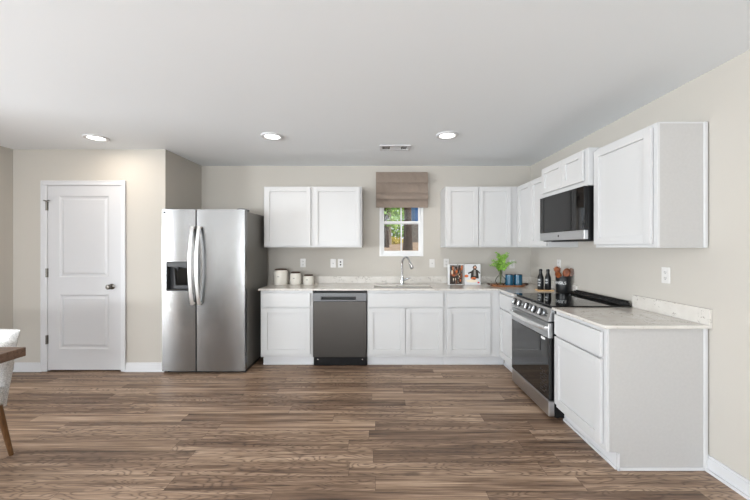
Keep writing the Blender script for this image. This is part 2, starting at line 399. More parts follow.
for z in (1.86, 1.11, 0.36):
    h = B(XYZ_front(YP)); h.tube([(DX0+0.003, z-0.05, F+0.012), (DX0+0.003, z+0.05, F+0.012)], 0.009, 10); h.box(DX0-0.004, DX0+0.016, z-0.05, z+0.05, F, F+0.006, 0.001)
    ho = obj('hinge', h, M['nickel'], d)
    if z > 1.8:
        st = B(XYZ_front(YP)); st.tube([(DX0+0.003, z+0.055, F+0.012), (DX0+0.05, z+0.062, F+0.03)], 0.006, 8); st.tube([(DX0+0.003, z+0.055, F+0.012), (DX0-0.02, z+0.062, F+0.022)], 0.007, 8)
        obj('door_stop', st, M['nickel'], ho)

# kitchen window
w = bpy.data.objects.new('window_1', None); COL.objects.link(w); w.location = ((WX0+WX1)/2, YB, WZ0)
tag(w, 'white double hung window over the sink', 'window', None, 'structure')
T = XYZ_front(YB)
def frame(b, u0, u1, v0, v1, t, w0, w1, bev=0.003, tb=None):
    tb = tb or t
    b.box(u0, u0+t, v0, v1, w0, w1, bev); b.box(u1-t, u1, v0, v1, w0, w1, bev); b.box(u0+t, u1-t, v0, v0+tb, w0, w1, bev); b.box(u0+t, u1-t, v1-t, v1, w0, w1, bev)
b = B(T); frame(b, WX0, WX1, WZ0, WZ1, 0.033, -0.09, 0.008); b.box(WX0, WX1, WZ0-0.002, WZ0+0.02, 0.0, 0.016, 0.004)
obj('window_frame', b, M['vinyl'], w)
zm = EYE+(247-222.5)/73.7
for nm, v0, v1, w0 in (('lower_sash', WZ0+0.033, zm+0.02, -0.045), ('upper_sash', zm-0.02, WZ1-0.033, -0.075)):
    b = B(T); a0, a1 = WX0+0.033, WX1-0.033; frame(b, a0, a1, v0, v1, 0.03, w0, w0+0.028, 0.003, 0.04)
    s_ = obj(nm, b, M['vinyl'], w)
    b = B(T); b.box((a0+a1)/2-0.009, (a0+a1)/2+0.009, v0+0.04, v1-0.03, w0+0.006, w0+0.022, 0.002); obj('muntin', b, M['vinyl'], s_)
    b = B(T); b.box(a0+0.028, a1-0.028, v0+0.038, v1-0.028, w0+0.012, w0+0.016); obj('pane', b, M['pane'], s_, smooth=False)
# frames of the added, unseen windows that hold the fill lights
wn = 2
for (q, h, p), lb in zip(REAR_W, ('added wide white framed rear window, left of the wide pair', 'added wide white framed rear window, right of the wide pair', 'added narrow white framed rear window for a refrigerator streak, wider of the narrow pair', 'added narrowest white framed rear window for a refrigerator streak')):
    b = B(Matrix(((1,0,0,0),(0,0,1,REAR),(0,1,0,0),(0,0,0,1)))); frame(b, q-h, q+h, 0.37, 2.33, 0.03, -0.12, -0.04)
    struct('window_%d' % wn, b, M['vinyl'], lb, 'window'); wn += 1
for (q, h, p), lb in zip(FAR_W, ('added wide white framed window of the far left wall, farther behind the viewer', 'added wide white framed window of the far left wall, nearer the kitchen')):
    b = B(Matrix(((0,0,-1,FAR),(1,0,0,0),(0,1,0,0),(0,0,0,1)))); frame(b, q-h, q+h, 0.37, 2.33, 0.04, 0.04, 0.12)
    struct('window_%d' % wn, b, M['vinyl'], lb, 'window'); wn += 1
# ceiling lights
G = 'recessed ceiling lights'
L0 = thing('recessed_light', 'leftmost round recessed ceiling light, above the white door', 'ceiling light', (-2.83, 3.365, HC), 0, G)
b = B(); b.lathe([(0.072, -0.003), (0.078, -0.012), (0.1, -0.013), (0.108, -0.007), (0.109, 0)], c=(0,0,0), seg=40); 
obj('trim_ring', b, M['trim'], L0, local=True)
b = B(); b.lathe([(0, -0.008), (0.05, -0.0075), (0.073, -0.004), (0.073, -0.001)], seg=36); obj('diffuser', b, M['emit'], L0, local=True)
L1 = copy_thing(L0, (-1.05, 3.32, HC), 'middle round recessed ceiling light, nearest above the refrigerator', G)
L2 = copy_thing(L0, (0.68, 3.29, HC), 'rightmost round recessed ceiling light, right of the ceiling vent', G)
for o in (L0, L1, L2):
    a = area('downlight', (o.location.x, o.location.y, HC-0.02), (0, 0, 0), 0.13, 0, 3.4, (1.0, 0.88, 0.74), 'DISK')

# ceiling vent
v = thing('ceiling_vent', 'white rectangular ceiling air vent with slotted grille above the window', 'vent', (0.19, 3.70, HC))
b = B(); frame(b, 0.02, 0.36, 3.61, 3.79, 0.028, HC-0.01, HC); obj('frame', b, M['trim'], v)
b = B(); b.box(0.045, 0.315, 3.635, 3.765, HC-0.002, HC-0.0005); obj('dark_duct', b, M['slot'], v)
b = B()
for x in [0.052+0.014*i for i in range(5)] + [0.272+0.014*i for i in range(5)]:
    b.box(x, x+0.005, 3.636, 3.764, HC-0.004, HC-0.002)
b.box(0.13, 0.255, 3.636, 3.764, HC-0.004, HC-0.002)
for k in range(6): b.box(0.13, 0.255, 3.64+0.021*k, 3.654+0.021*k, HC-0.006, HC-0.004)
obj('louvres', b, M['trim'], v)

# ------------------------------------------------------------------ outdoors, seen by the window
gz = lambda y: 1.2+0.036*(y-6)
b = B(); nx, ny = 30, 40; vs = []; fs = []
for j in range(ny+1):
    for i in range(nx+1):
        y = 4.9+31*j/ny; x = -10+24*i/nx; vs.append((x, y, gz(y)+R.uniform(-0.02, 0.02)))
for j in range(ny):
    for i in range(nx): k = j*(nx+1)+i; fs.append((k, k+1, k+nx+2, k+nx+1))
vs2 = [(x, y, -0.4) for x, y in ((-10,4.9),(14,4.9),(14,35.9),(-10,35.9))]
b.add(vs, fs); b.add(vs2, [(0,1,2,3)])
struct('ground', b, M['litter'], 'sloping ground of tan leaf litter outside the window', 'ground')
def leaves(b, c, rad, n, size, up=0.4):
    for _ in range(n):
        while True:
            p = Vector((R.uniform(-1,1), R.uniform(-1,1), R.uniform(-1,1)))
            if p.length <= 1: break
        p = Vector((c[0]+p.x*rad[0], c[1]+p.y*rad[1], c[2]+p.z*rad[2]))
        a = Vector((R.gauss(0,1), R.gauss(0,1), R.gauss(0,1)-up)).normalized(); q = a.orthogonal().normalized()
        q = Matrix.Rotation(R.uniform(0, 6.28), 3, a) @ q; s = size*R.uniform(0.6, 1.3)
        b.add([p-a*s, p+q*s*0.5, p+a*s, p-q*s*0.5], [(0,1,2,3)])
def tree(name, label, x, y, r, h, clouds, leaf, bark, group=None):
    t = thing(name, label, 'tree', (x, y, gz(y)-0.05), 0, group)
    b = B(); z = gz(y)-0.05
    pts = [(x+R.uniform(-1,1)*0.02*k*r*4, y, z+h*k/6) for k in range(7)]
    b.tube(pts, [r*1.45, r*1.05]+[r*(1-0.07*k) for k in range(5)], 12)
    for k in range(4):
        zz = z+h*(0.35+0.15*k); a = R.uniform(0, 6.28); L = r*7
        b.tube([(x, y, zz), (x+math.cos(a)*L*0.5, y+math.sin(a)*L*0.5, zz+L*0.35), (x+math.cos(a)*L, y+math.sin(a)*L, zz+L*0.6)], [r*0.3, r*0.2, r*0.1], 7)
    obj('trunk', b, bark, t)
    b = B()
    for c, rad, n, s in clouds: leaves(b, (x+c[0], y+c[1], z+c[2]), rad, int(n*0.7), s)
    obj('foliage', b, leaf, t, smooth=False)
tree('pine_tree', 'thick dark trunked tree right of the middle of the window', 0.80, 9, 0.095, 5, [((0.1,0.2,3.4),(1.0,0.8,1.0),350,0.09), ((-0.35,0.3,1.15),(0.3,0.3,0.28),60,0.07)], M['leaf'], M['bark'])
tree('pine_tree', 'dark trunked tree at the left edge of the window view', 0.28, 11, 0.07, 5, [((-0.1,0,1.5),(0.55,0.5,0.9),260,0.08), ((0,0,3.4),(1.2,1,1.0),300,0.1)], M['leaf'], M['bark'])
tree('young_tree', 'slim pale trunked tree just right of the left dark trunk outside', 0.50, 14, 0.05, 5, [((0.2,0,1.3),(0.5,0.6,0.8),200,0.1), ((0,0,3.2),(1.3,1,1.1),300,0.11)], M['leafbright'], M['barkpale'])
for i, (x, y, hh, lf, lb) in enumerate(((-1.0, 19, 2.2, 'leaf', 'leftmost round green bush behind the trunks outside'), (0.75, 22, 3.0, 'leafbright', 'bright green bush between the two dark trunks outside'),
        (1.6, 24, 3.4, 'leaf', 'tall green bush behind the thick trunk outside'), (3.4, 26, 3.2, 'leafbright', 'bright green bush behind the stone clad house outside'))):
    t = thing('green_bush', lb, 'bush', (x, y, gz(y)), 0, 'bushes at the back of the yard')
    b = B(); leaves(b, (x, y, gz(y)+hh*0.5), (1.25, 0.9, hh*0.62), 620, 0.15); obj('foliage', b, M[lf], t, smooth=False)
    b = B(); b.tube([(x, y, gz(y)-0.1), (x, y, gz(y)+hh*0.5)], 0.06, 8); obj('stem', b, M['bark'], t)
for x, y, lb in ((0.72, 15, 'low yellow shrub at the left of the pair below the green bush'), (1.0, 15.6, 'low yellow shrub at the right of the pair beside the thick trunk')):
    t = thing('yellow_shrub', lb, 'bush', (x, y, gz(y)), 0, 'yellow shrubs outside the window')
    b = B(); leaves(b, (x, y, gz(y)+0.15), (0.22, 0.2, 0.17), 220, 0.05); obj('foliage', b, M['leafyellow'], t, smooth=False)
    b = B(); b.tube([(x, y, gz(y)-0.1), (x, y, gz(y)+0.15)], 0.02, 6); obj('stem', b, M['bark'], t)
t = thing('leafy_plant', 'small yellow green leafy plant low on the ground just outside the window', 'plant', (0.27, 6.6, gz(6.6)))
b = B()
for k in range(16):
    a = R.uniform(0, 6.28); L = R.uniform(0.06, 0.11); c = Vector((0.27, 6.6, gz(6.6)-0.01)); e = c+Vector((math.cos(a)*L*0.8, math.sin(a)*L*0.8, L)); q = Vector((-math.sin(a), math.cos(a), 0))*0.025
    b.add([c, (c+e)/2+q+Vector((0,0,0.02)), e, (c+e)/2-q+Vector((0,0,0.02))], [(0,1,2,3)])
obj('leaves', b, M['leafbright'], t, smooth=False)
t = thing('neighbouring_house', 'stone clad house with blue siding at the right edge of the window view', 'house', (2.9, 19, gz(18)))
b = B(); b.box(1.9, 4.2, 18, 21, gz(18)-0.2, 2.75); obj('stone_wall', b, M['stone'], t, smooth=False)
b = B(); b.box(2.02, 4.2, 18.05, 21, 2.75, 4.4)
for k in range(8): b.box(2.0, 4.2, 18.02, 18.05, 2.77+0.2*k, 2.95+0.2*k)
obj('siding', b, M['siding'], t, smooth=False)
b = B(); b.prism([(17.7, 4.4), (21.3, 4.4), (19.5, 5.4)], 1.8, 4.4, 'x'); obj('roof', b, M['charcoal'], t, smooth=False)

# ------------------------------------------------------------------ cabinets
def shaker(T, u0, u1, v0, v1, rail=0.055, t=0.02):
    b = B(T); r = rail
    frame(b, u0, u1, v0, v1, r, 0.004, t+0.003, 0.0012)
    b.rings(u0+r-0.002, u1-r+0.002, v0+r-0.002, v1-r+0.002, [(0, t-0.001), (0.002, t-0.011)])
    return b
def slab(T, u0, u1, v0, v1, t=0.02): return B(T).box(u0, u1, v0, v1, 0.004, t+0.003, 0.0015)
YF, XF = 3.93, 1.436                     # face frames of the two base runs
TOE, BOX = 0.112, 0.893
DZ = (0.148, 0.686); RZ = (0.703, 0.862) # doors, drawers
def base_body(T, u0, u1, depth, end=0):
    b = B(T); b.box(u0, u1, TOE, BOX, -depth, 0, 0.001); return b
def toe(T, u0, u1, rec=0.065):
    b = B(T); b.box(u0, u1, 0, TOE, -rec-0.02, -rec); b.box(u0, u1, 0, 0.02, -rec, -rec+0.012, 0.003); return b
TB, TR = XYZ_front(YF), XYZ_right(XF)
DB = YB-YF-0.002; DR = XW-XF-0.002
def base_cabinet(name, label, T, u0, u1, D, doors, drawers, loc, part='drawer', toe_u=None):
    c = thing(name, label, 'cabinet', loc, 0, 'white base cabinets')
    obj('body', base_body(T, u0, u1, D), M['cab'], c)
    for a, e in doors: obj('door', shaker(T, a, e, *DZ), M['cab'], c)
    for a, e in drawers: obj(part, slab(T, a, e, *RZ), M['cab'], c)
    obj('toe_kick', toe(T, *(toe_u or (u0, u1))), M['trim'], c)
    return c
PX = lambda px, Y: (px-378)*Y/335
YD = YF-0.02
base_cabinet('base_cabinet', 'white base cabinet between the refrigerator and the dishwasher', TB, -1.375, -0.765, DB, [(PX(262.7,YD), PX(310,YD))], [(PX(262.7,YD), PX(310,YD))], (-1.07, YF, 0), toe_u=(-1.365, -0.765))
base_cabinet('sink_cabinet', 'white two door base cabinet under the sink', TB, -0.125, 0.775, DB, [(PX(368.3,YD), PX(405.2,YD)), (PX(405.8,YD), PX(443,YD))], [(PX(368,YD), PX(443,YD))], (0.325, YF, 0), 'false_drawer')
base_cabinet('base_cabinet', 'white single door base cabinet right of the sink, below the books', TB, 0.776, XF-0.002, DB, [(PX(447,YD), PX(490.5,YD))], [(PX(447,YD), PX(490.5,YD))], (1.1, YF, 0), toe_u=(0.776, XF+0.064))
RY0, RY1 = 2.705, 3.455                   # the range
base_cabinet('base_cabinet', 'white corner base cabinet on the left side of the range', TR, RY1+0.006, YF-0.003, DR, [(RY1+0.03, YF-0.03)], [(RY1+0.03, YF-0.03)], (XF, 3.7, 0), toe_u=(RY1+0.006, YF+0.05))
c = base_cabinet('base_cabinet', 'white base cabinet with plain grey side panel at the near end, right of the range', TR, YE, RY0-0.006, DR, [(YE+0.026, RY0-0.02)], [(YE+0.026, RY0-0.02)], (XF, 2.4, 0))
b = B(); b.cells([XF+0.015, XF+0.063, XW-0.03], [0, TOE, BOX], lambda x, z: not (x < XF+0.063 and z < TOE), 0, 0.004); 
b.bm.transform(Matrix(((1,0,0,0),(0,0,-1,YE),(0,1,0,0),(0,0,0,1))))
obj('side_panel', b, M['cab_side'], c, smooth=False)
b = B(); b.box(XW-0.03, XW-0.008, YE-0.014, YE, 0, BOX, 0.003); obj('scribe_strip', b, M['cab'], c)
b = B(); b.box(XF+0.064, XW-0.03, YE-0.013, YE-0.004, 0, 0.02, 0.003); b.box(XF+0.064, XF+0.075, YE-0.013, YE+0.03, 0, TOE-0.002); obj('base_shoe', b, M['trim'], c)

# worktops
SX0, SX1, SY0, SY1 = -0.045, 0.655, 3.965, 4.255
XC, YC, ZC = 1.400, 3.892, 0.914
def inside_L(x, y):
    if SX0 < x < SX1 and SY0 < y < SY1: return False
    return y > YC or x > XC
w1 = thing('worktop', 'L shaped white speckled quartz worktop around the sink and corner', 'worktop', (0.3, 4.2, BOX))
b = B(); b.cells([-1.392, SX0, SX1, XC, XW-0.001], [RY1+0.004, YC, SY0, SY1, YB-0.001], inside_L, BOX+0.001, ZC)
obj('slab', b, M['quartz'], w1, smooth=False)
b = B(); b.box(-1.392, XW-0.022, YB-0.021, YB-0.001, ZC, 1.004, 0.0015); b.box(XW-0.021, XW-0.001, RY1+0.004, YB-0.001, ZC, 1.004, 0.0015)
obj('backsplash', b, M['quartz'], w1)
w2 = thing('worktop', 'short white quartz worktop at the near end right of the range', 'worktop', (1.75, 2.4, BOX))
b = B(); b.box(XC, XW-0.001, YE-0.035, RY0-0.004, BOX+0.001, ZC, 0.002); obj('slab', b, M['quartz'], w2)
b = B(); b.box(XW-0.021, XW-0.001, YE-0.035, RY0-0.004, ZC, 1.014, 0.0015); obj('backsplash', b, M['quartz'], w2)

# sink and tap
sk = thing('kitchen_sink', 'stainless steel undermount sink set in the worktop', 'sink', (0.305, 4.11, ZC-0.2))
b = B(); zt = BOX
b.cells([SX0-0.015, SX0, SX1, SX1+0.015], [SY0-0.015, SY0, SY1, SY1+0.015], lambda x, y: not (SX0 < x < SX1 and SY0 < y < SY1), zt-0.17, zt-0.001)
b.box(SX0-0.015, SX1+0.015, SY0-0.015, SY1+0.015, zt-0.185, zt-0.17); obj('basin', b, M['sink'], sk, smooth=False)
b = B(); b.lathe([(0, 0.002), (0.03, 0.002), (0.042, 0.004), (0.045, 0)], c=(0.305, 4.11, zt-0.17)); obj('drain', b, M['chrome'], sk)
fx, fy = 0.312, 4.33
fa = thing('kitchen_tap', 'chrome gooseneck pull down tap behind the sink', 'tap', (fx, fy, ZC))
b = B(); b.lathe([(0.03, 0), (0.03, 0.006), (0.024, 0.012), (0.024, 0.09), (0.02, 0.1), (0.016, 0.105)], c=(fx, fy, ZC)); obj('base', b, M['chrome'], fa)
dv = Vector((0.5, -0.866, 0)); pts = [(fx, fy, ZC+0.1), (fx, fy, ZC+0.27)]
rr = 0.085
for k in range(1, 13):
    a = PI*k/14; p = Vector((fx, fy, ZC+0.27))+dv*(rr-rr*math.cos(a))+Vector((0,0,rr*math.sin(a))); pts.append(tuple(p))
b = B(); b.tube(pts, 0.0135, 14); obj('spout', b, M['chrome'], fa)
pe = Vector(pts[-1]); dn = (pe-Vector(pts[-2])).normalized()
b = B(); b.tube([pe, pe+dn*0.02, pe+dn*0.085, pe+dn*0.105], [0.015, 0.0175, 0.021, 0.02], 14); obj('spray_head', b, M['chrome'], fa)
b = B(); b.tube([(fx+0.018, fy, ZC+0.062), (fx+0.045, fy-0.004, ZC+0.066), (fx+0.105, fy-0.012, ZC+0.088)], [0.016, 0.012, 0.008], 12); obj('lever', b, M['chrome'], fa)

# wall cabinets
def wall_cabinet(label, T, u0, u1, v0, v1, D, doors, loc, vpad=(0.012, 0.018)):
    c = thing('wall_cabinet', label, 'cabinet', loc, 0, 'white wall cabinets')
    obj('body', B(T).box(u0, u1, v0, v1, -D, 0, 0.0015), M['cab'], c)
    for a, e in doors: obj('door', shaker(T, a, e, v0+vpad[1], v1-vpad[0]), M['cab'], c)
    return c
YU, XU = YB-0.33, 1.757
TU, TV = XYZ_front(YU), XYZ_right(XU)
UZ0, UZ1 = 1.395, 2.16
YUD = YU-0.02
wall_cabinet('white two door wall cabinet on the back wall beside the refrigerator', TU, PX(264,YU), PX(361.8,YU), UZ0, UZ1, 0.328, [(PX(265.2,YUD), PX(310.6,YUD)), (PX(313.6,YUD), PX(359.8,YUD))], (-0.81, YU, UZ0))
wall_cabinet('white two door wall cabinet on the back wall right of the window', TU, PX(445.3,YU), XU-0.001, UZ0, UZ1, 0.328, [(PX(446.5,YUD), PX(478.3,YUD)), (PX(478.9,YUD), PX(510.8,YUD))], (1.3, YU, UZ0))
wall_cabinet('white two door wall cabinet in the right corner, left of the microwave', TV, RY1+0.006, YB-0.331, UZ0, UZ1, XW-XU-0.002, [(RY1+0.012, 3.80), (3.805, 4.172)], (XU, 3.85, UZ0))
XM = 1.70
TM = XYZ_right(XM)
wall_cabinet('short white two door wall cabinet directly above the microwave', TM, RY0, RY1, 1.90, 2.205, XW-XM-0.002, [(RY0+0.045, 3.055), (3.06, RY1-0.02)], (XM, 3.08, 1.9), (0.012, 0.04))
c = wall_cabinet('large white single door wall cabinet at the near end, right of the microwave', TV, YE, RY0-0.004, UZ0, 2.185, XW-XU-0.002, [(YE+0.03, RY0-0.012)], (XU, 2.4, UZ0), (0.02, 0.025))
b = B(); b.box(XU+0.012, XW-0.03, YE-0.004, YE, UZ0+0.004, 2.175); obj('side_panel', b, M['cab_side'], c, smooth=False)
b = B(); b.box(XW-0.03, XW-0.008, YE-0.014, YE, UZ0, 2.185, 0.003); b.box(XU, XU+0.012, YE-0.004, YE, UZ0, 2.185); b.box(XU, XW-0.008, YE-0.006, YE, 2.175, 2.185); obj('scribe_strip', b, M['cab'], c)

# ------------------------------------------------------------------ refrigerator
FY = 3.69; FX0, FX1, FZ = PX(161.8, FY), PX(244.6, FY), 1.815
fx_gap = PX(196, FY)
f = thing('refrigerator', 'tall stainless steel side by side refrigerator with curved handles and ice dispenser', 'refrigerator', ((FX0+FX1)/2, 4.05, 0))
b = B(); b.box(FX0+0.008, FX1-0.004, FY+0.075, 4.46, 0.03, FZ-0.015, 0.006); obj('cabinet_body', b, M['fridge_side'], f)
b = B(); b.box(fx_gap-0.0075, fx_gap+0.0075, FY+0.008, FY+0.076, 0.04, FZ-0.02); obj('gap_shade_strip', b, M['black'], f)  # black strip stands in for the shade in the door gap
b = B(); b.box(FX0+0.03, FX1-0.01, FY+0.06, 4.4, 0.0, 0.05); obj('base_grille', b, M['black'], f)
def fridge_door(u0, u1, hole=None):
    n = 18; P = []
    for k in range(n+1):
        t = k/n; u = u0+(u1-u0)*t; e = 2*t-1; P.append((u, 0.004-0.007*e*e))
    return P
def door_mesh(u0, u1, z0, z1, hole=None):
    P = fridge_door(u0, u1); b = B(); zs = [z0, z1]; us = [p[0] for p in P]; w = lambda u: [p[1] for p in P][us.index(u)]
    if hole:
        hu0, hu1, hz0, hz1 = hole
        def ip(u):
            for (a, wa), (c_, wc) in zip(P, P[1:]):
                if a <= u <= c_: return wa+(wc-wa)*(u-a)/(c_-a)
        P = sorted(P+[(hu0, ip(hu0)), (hu1, ip(hu1))]); zs = [z0, hz0, hz1, z1]
    n = len(P); vs = []; fs = []
    for z in zs: vs += [(u, FY-ww, z) for u, ww in P]
    for j in range(len(zs)-1):
        for i in range(n-1):
            um = (P[i][0]+P[i+1][0])/2; zc = (zs[j]+zs[j+1])/2
            if hole and hu0 < um < hu1 and hz0 < zc < hz1: continue
            fs.append((j*n+i, j*n+i+1, (j+1)*n+i+1, (j+1)*n+i))
    back = len(vs); vs += [(u0, FY+0.07, z0), (u1, FY+0.07, z0), (u1, FY+0.07, z1), (u0, FY+0.07, z1)]
    m = len(zs)-1; fs.append((back, back+1, back+2, back+3))
    fs.append([0]+[back]+[back+1]+list(range(n-1, 0, -1))); fs.append([m*n]+list(range(m*n+1, m*n+n))+[back+2, back+3])
    fs.append([j*n for j in range(m+1)]+[back+3, back]); fs.append([j*n+n-1 for j in range(m+1)]+[back+2, back+1])
    if hole:
        h = len(vs); dd = 0.055
        q = [(hu0, hz0), (hu1, hz0), (hu1, hz1), (hu0, hz1)]
        vs += [(u, FY-ip(u), z) for u, z in q]; vs += [(u, FY+dd, z) for u, z in q]
        for i in range(4): j = (i+1) % 4; fs.append((h+i, h+j, h+4+j, h+4+i))
        fs.append((h+4, h+5, h+6, h+7))
    b.add(vs, fs); bmesh.ops.remove_doubles(b.bm, verts=b.bm.verts[:], dist=1e-6); return b
FZ0 = 0.032
hole = (PX(166.3, FY), PX(189.5, FY), EYE-44*FY/335, EYE-14.5*FY/335)
ld = obj('freezer_door', door_mesh(FX0, fx_gap-0.008, FZ0, FZ, hole), M['steel'], f)
rd = obj('refrigerator_door', door_mesh(fx_gap+0.008, FX1, FZ0, FZ), M['steel'], f)
def fridge_handle(parent, px):
    x = PX(px, FY); pts = []; zt, zb = EYE+20*FY/335, EYE-57*FY/335
    for k in range(17):
        t = k/16; z = zb+(zt-zb)*t; bow = 0.022+0.058*math.sin(PI*t)**0.8; pts.append((x, FY-0.003-bow, z))
    pts = [(x, FY+0.002, zb+0.012)]+pts+[(x, FY+0.002, zt-0.012)]
    b = B(); b.tube(pts, 0.020, 12, side=(1,0,0), ry=0.011); obj('handle', b, M['handle'], parent)
fridge_handle(ld, 193.5); fridge_handle(rd, 200.2)
b = B(); hu0, hu1, hz0, hz1 = hole
frame(b, hu0, hu1, hz0, hz1, 0.006, 0, 0.01) if False else None
T = XYZ_front(FY)
frame(b, 0, 0, 0, 0, 0, 0, 0) if False else None
b = B(T); frame(b, hu0, hu1, hz0, hz1, 0.012, -0.05, 0.006, 0.002); b.box(hu0+0.012, hu1-0.012, hz1-0.06, hz1-0.012, -0.045, 0.002, 0.003)
b.box(hu0+0.005, hu1-0.005, hz0+0.005, hz1-0.005, -0.052, -0.048)
dp = obj('dispenser', b, M['charcoal'], ld)
b = B(T); b.prism([(hu0+0.09, hz0+0.06), (hu1-0.03, hz0+0.06), (hu1-0.045, hz1-0.075), (hu0+0.075, hz1-0.075)], -0.048, -0.02); obj('paddle', b, M['blackgloss'], dp)
b = B(T); b.tube([((hu0+hu1)/2-0.01, hz1-0.1, -0.025), ((hu0+hu1)/2-0.01, hz1-0.055, -0.025)], 0.014, 12); obj('nozzle', b, M['black'], dp)
b = B(T); b.box(hu0+0.012, hu1-0.012, hz0+0.012, hz0+0.02, -0.045, 0.01, 0.002); obj('drip_tray', b, M['black'], dp)
def text_mesh(txt, size, mat, name, parent, M4, bend=None):
    cu = bpy.data.curves.new(name, 'FONT'); cu.body = txt; cu.size = size; cu.align_x = 'CENTER'; cu.align_y = 'CENTER'
    cu.extrude = 0.0006; cu.resolution_u = 3; to = bpy.data.objects.new(name, cu); COL.objects.link(to)
    dg = bpy.context.evaluated_depsgraph_get(); me = bpy.data.meshes.new_from_object(to.evaluated_get(dg)); bpy.data.objects.remove(to); bpy.data.curves.remove(cu)
    for v in me.vertices:
        p = v.co.copy()
        if bend: p = bend(p)
        v.co = M4 @ p
    if parent: me.transform(Matrix.Translation(-origin(parent)))
    me.materials.clear(); me.materials.append(mat)
    o = bpy.data.objects.new(name, me); COL.objects.link(o); o.parent = parent; return o
b = B(T); lx, lz = PX(164.3, FY)+0.002, EYE+34.6*FY/335
b.lathe([(0, 0), (0.0115, 0), (0.0115, 0.0015), (0, 0.0015)], M=Matrix.Translation((lx, lz, -0.0005)), seg=20); obj('logo_disc', b, M['charcoal'], ld)
text_mesh('LG', 0.026, M['charcoal'], 'logo_letters', ld, Matrix.Translation((lx+0.034, FY-0.0005, lz)) @ Matrix.Rotation(PI/2, 4, 'X'))
for x in (FX0+0.05, FX1-0.06):
    b = B(); b.box(x-0.04, x+0.05, FY+0.03, FY+0.17, FZ-0.014, FZ+0.012, 0.006); obj('hinge_cover', b, M['charcoal'], f)

# ------------------------------------------------------------------ dishwasher
dw = thing('dishwasher', 'dark stainless dishwasher with pocket handle between white base cabinets', 'dishwasher', (-0.445, YF, 0))
d0, d1 = -0.758, -0.133
b = B(); b.box(d0+0.01, d1-0.01, YF+0.03, YB-0.06, 0.02, BOX-0.004); obj('tub', b, M['black'], dw)
T = XYZ_front(YF)
b = B(T); b.box(d0, d1, 0.115, 0.765, -0.03, 0.024, 0.003); obj('door', b, M['steel_dark'], dw)
pz0, pz1 = 0.768, 0.862
h0, h1, hz0, hz1 = PX(321, YD), PX(356, YD), 0.782, 0.822
b = B(T); b.cells([d0, h0, h1, d1], [pz0, hz0, hz1, pz1], lambda u, v: not (h0 < u < h1 and hz0 < v < hz1), -0.03, 0.026)
cp = obj('control_panel', b, M['steel_panel'], dw, smooth=False)
b = B(T); b.box(h0, h1, hz0, hz1, -0.03, -0.006); b.box(h0, h1, hz1-0.006, hz1, -0.006, 0.018); obj('pocket_handle', b, M['black'], cp)
for u in [h0-0.01+0.03*k for k in range(5)]+[h1-0.16+0.03*k for k in range(5)]:
    b = B(T); b.box(u, u+0.011, 0.837, 0.843, 0.026, 0.0266); obj('button', b, M['charcoal'], cp, smooth=False)
b = B(T); b.box(d0, d1, 0.006, 0.11, -0.075, -0.02, 0.002); kk = obj('kick_plate', b, M['black'], dw)
for u in (d0+0.05, d1-0.05):
    b = B(T); b.lathe([(0, 0), (0.008, 0), (0.008, 0.004), (0, 0.005)], M=Matrix.Translation((u, 0.075, -0.02)), seg=12); obj('screw', b, M['chrome'], kk)
b = B(T); b.box(d0, d1, 0.864, 0.873, -0.03, 0.012); obj('top_trim', b, M['black'], dw)

# ------------------------------------------------------------------ range
XR = 1.378; TX = XYZ_right(XR)
rg = thing('range', 'stainless slide in electric range with black glass top and oven door', 'range', (1.72, 3.08, 0))
y0, y1 = RY0, RY1
b = B(); b.box(XR+0.05, XW-0.03, y0+0.002, y1-0.002, 0.02, 0.905); obj('body', b, M['black'], rg)
for yy in (y0+0.05, y1-0.05):
    for xx in (XR+0.09, XW-0.1):
        b = B(); b.lathe([(0.018, 0), (0.018, 0.02)], c=(xx, yy, 0), seg=12); obj('foot', b, M['black'], rg)
b = B(TX); b.box(y0+0.003, y1-0.003, 0.028, 0.152, -0.05, -0.002, 0.004); obj('storage_drawer', b, M['steel_light'], rg)
od = None
b = B(TX); b.box(y0+0.003, y1-0.003, 0.66, 0.785, -0.04, 0, 0.004); od = obj('oven_door', b, M['steel_light'], rg)
b = B(TX); b.box(y0+0.003, y1-0.003, 0.16, 0.66, -0.04, -0.001, 0.003); og = obj('door_glass', b, M['ovenglass'], od)
b = B(); 
hp = []
for k in range(15):
    t = k/14; hp.append((XR-0.022-0.03*math.sin(PI*t)**0.7, y0+0.02+(y1-y0-0.04)*t, 0.742))
hp = [(XR+0.002, y0+0.02, 0.742)]+hp+[(XR+0.002, y1-0.02, 0.742)]
b.tube(hp, 0.017, 12, side=(0,0,1), ry=0.011); obj('handle', b, M['handle'], od)
b = B(TX); b.box(y0+0.06, y0+0.13, 0.632, 0.652, -0.001, 0.0004); obj('sticker', b, M['white_print'], og, smooth=False)
b = B(TX)
for k in range(9):
    z = 0.20+0.021*k
    for j in range(4): 
        if (k*5+j*3) % 4: b.box(y0+0.035+0.028*j, y0+0.035+0.028*j+0.02, z, z+0.006+0.004*((k+j) % 2), -0.001, 0.0004)
obj('printed_sticker', b, M['steel_panel'], og, smooth=False)
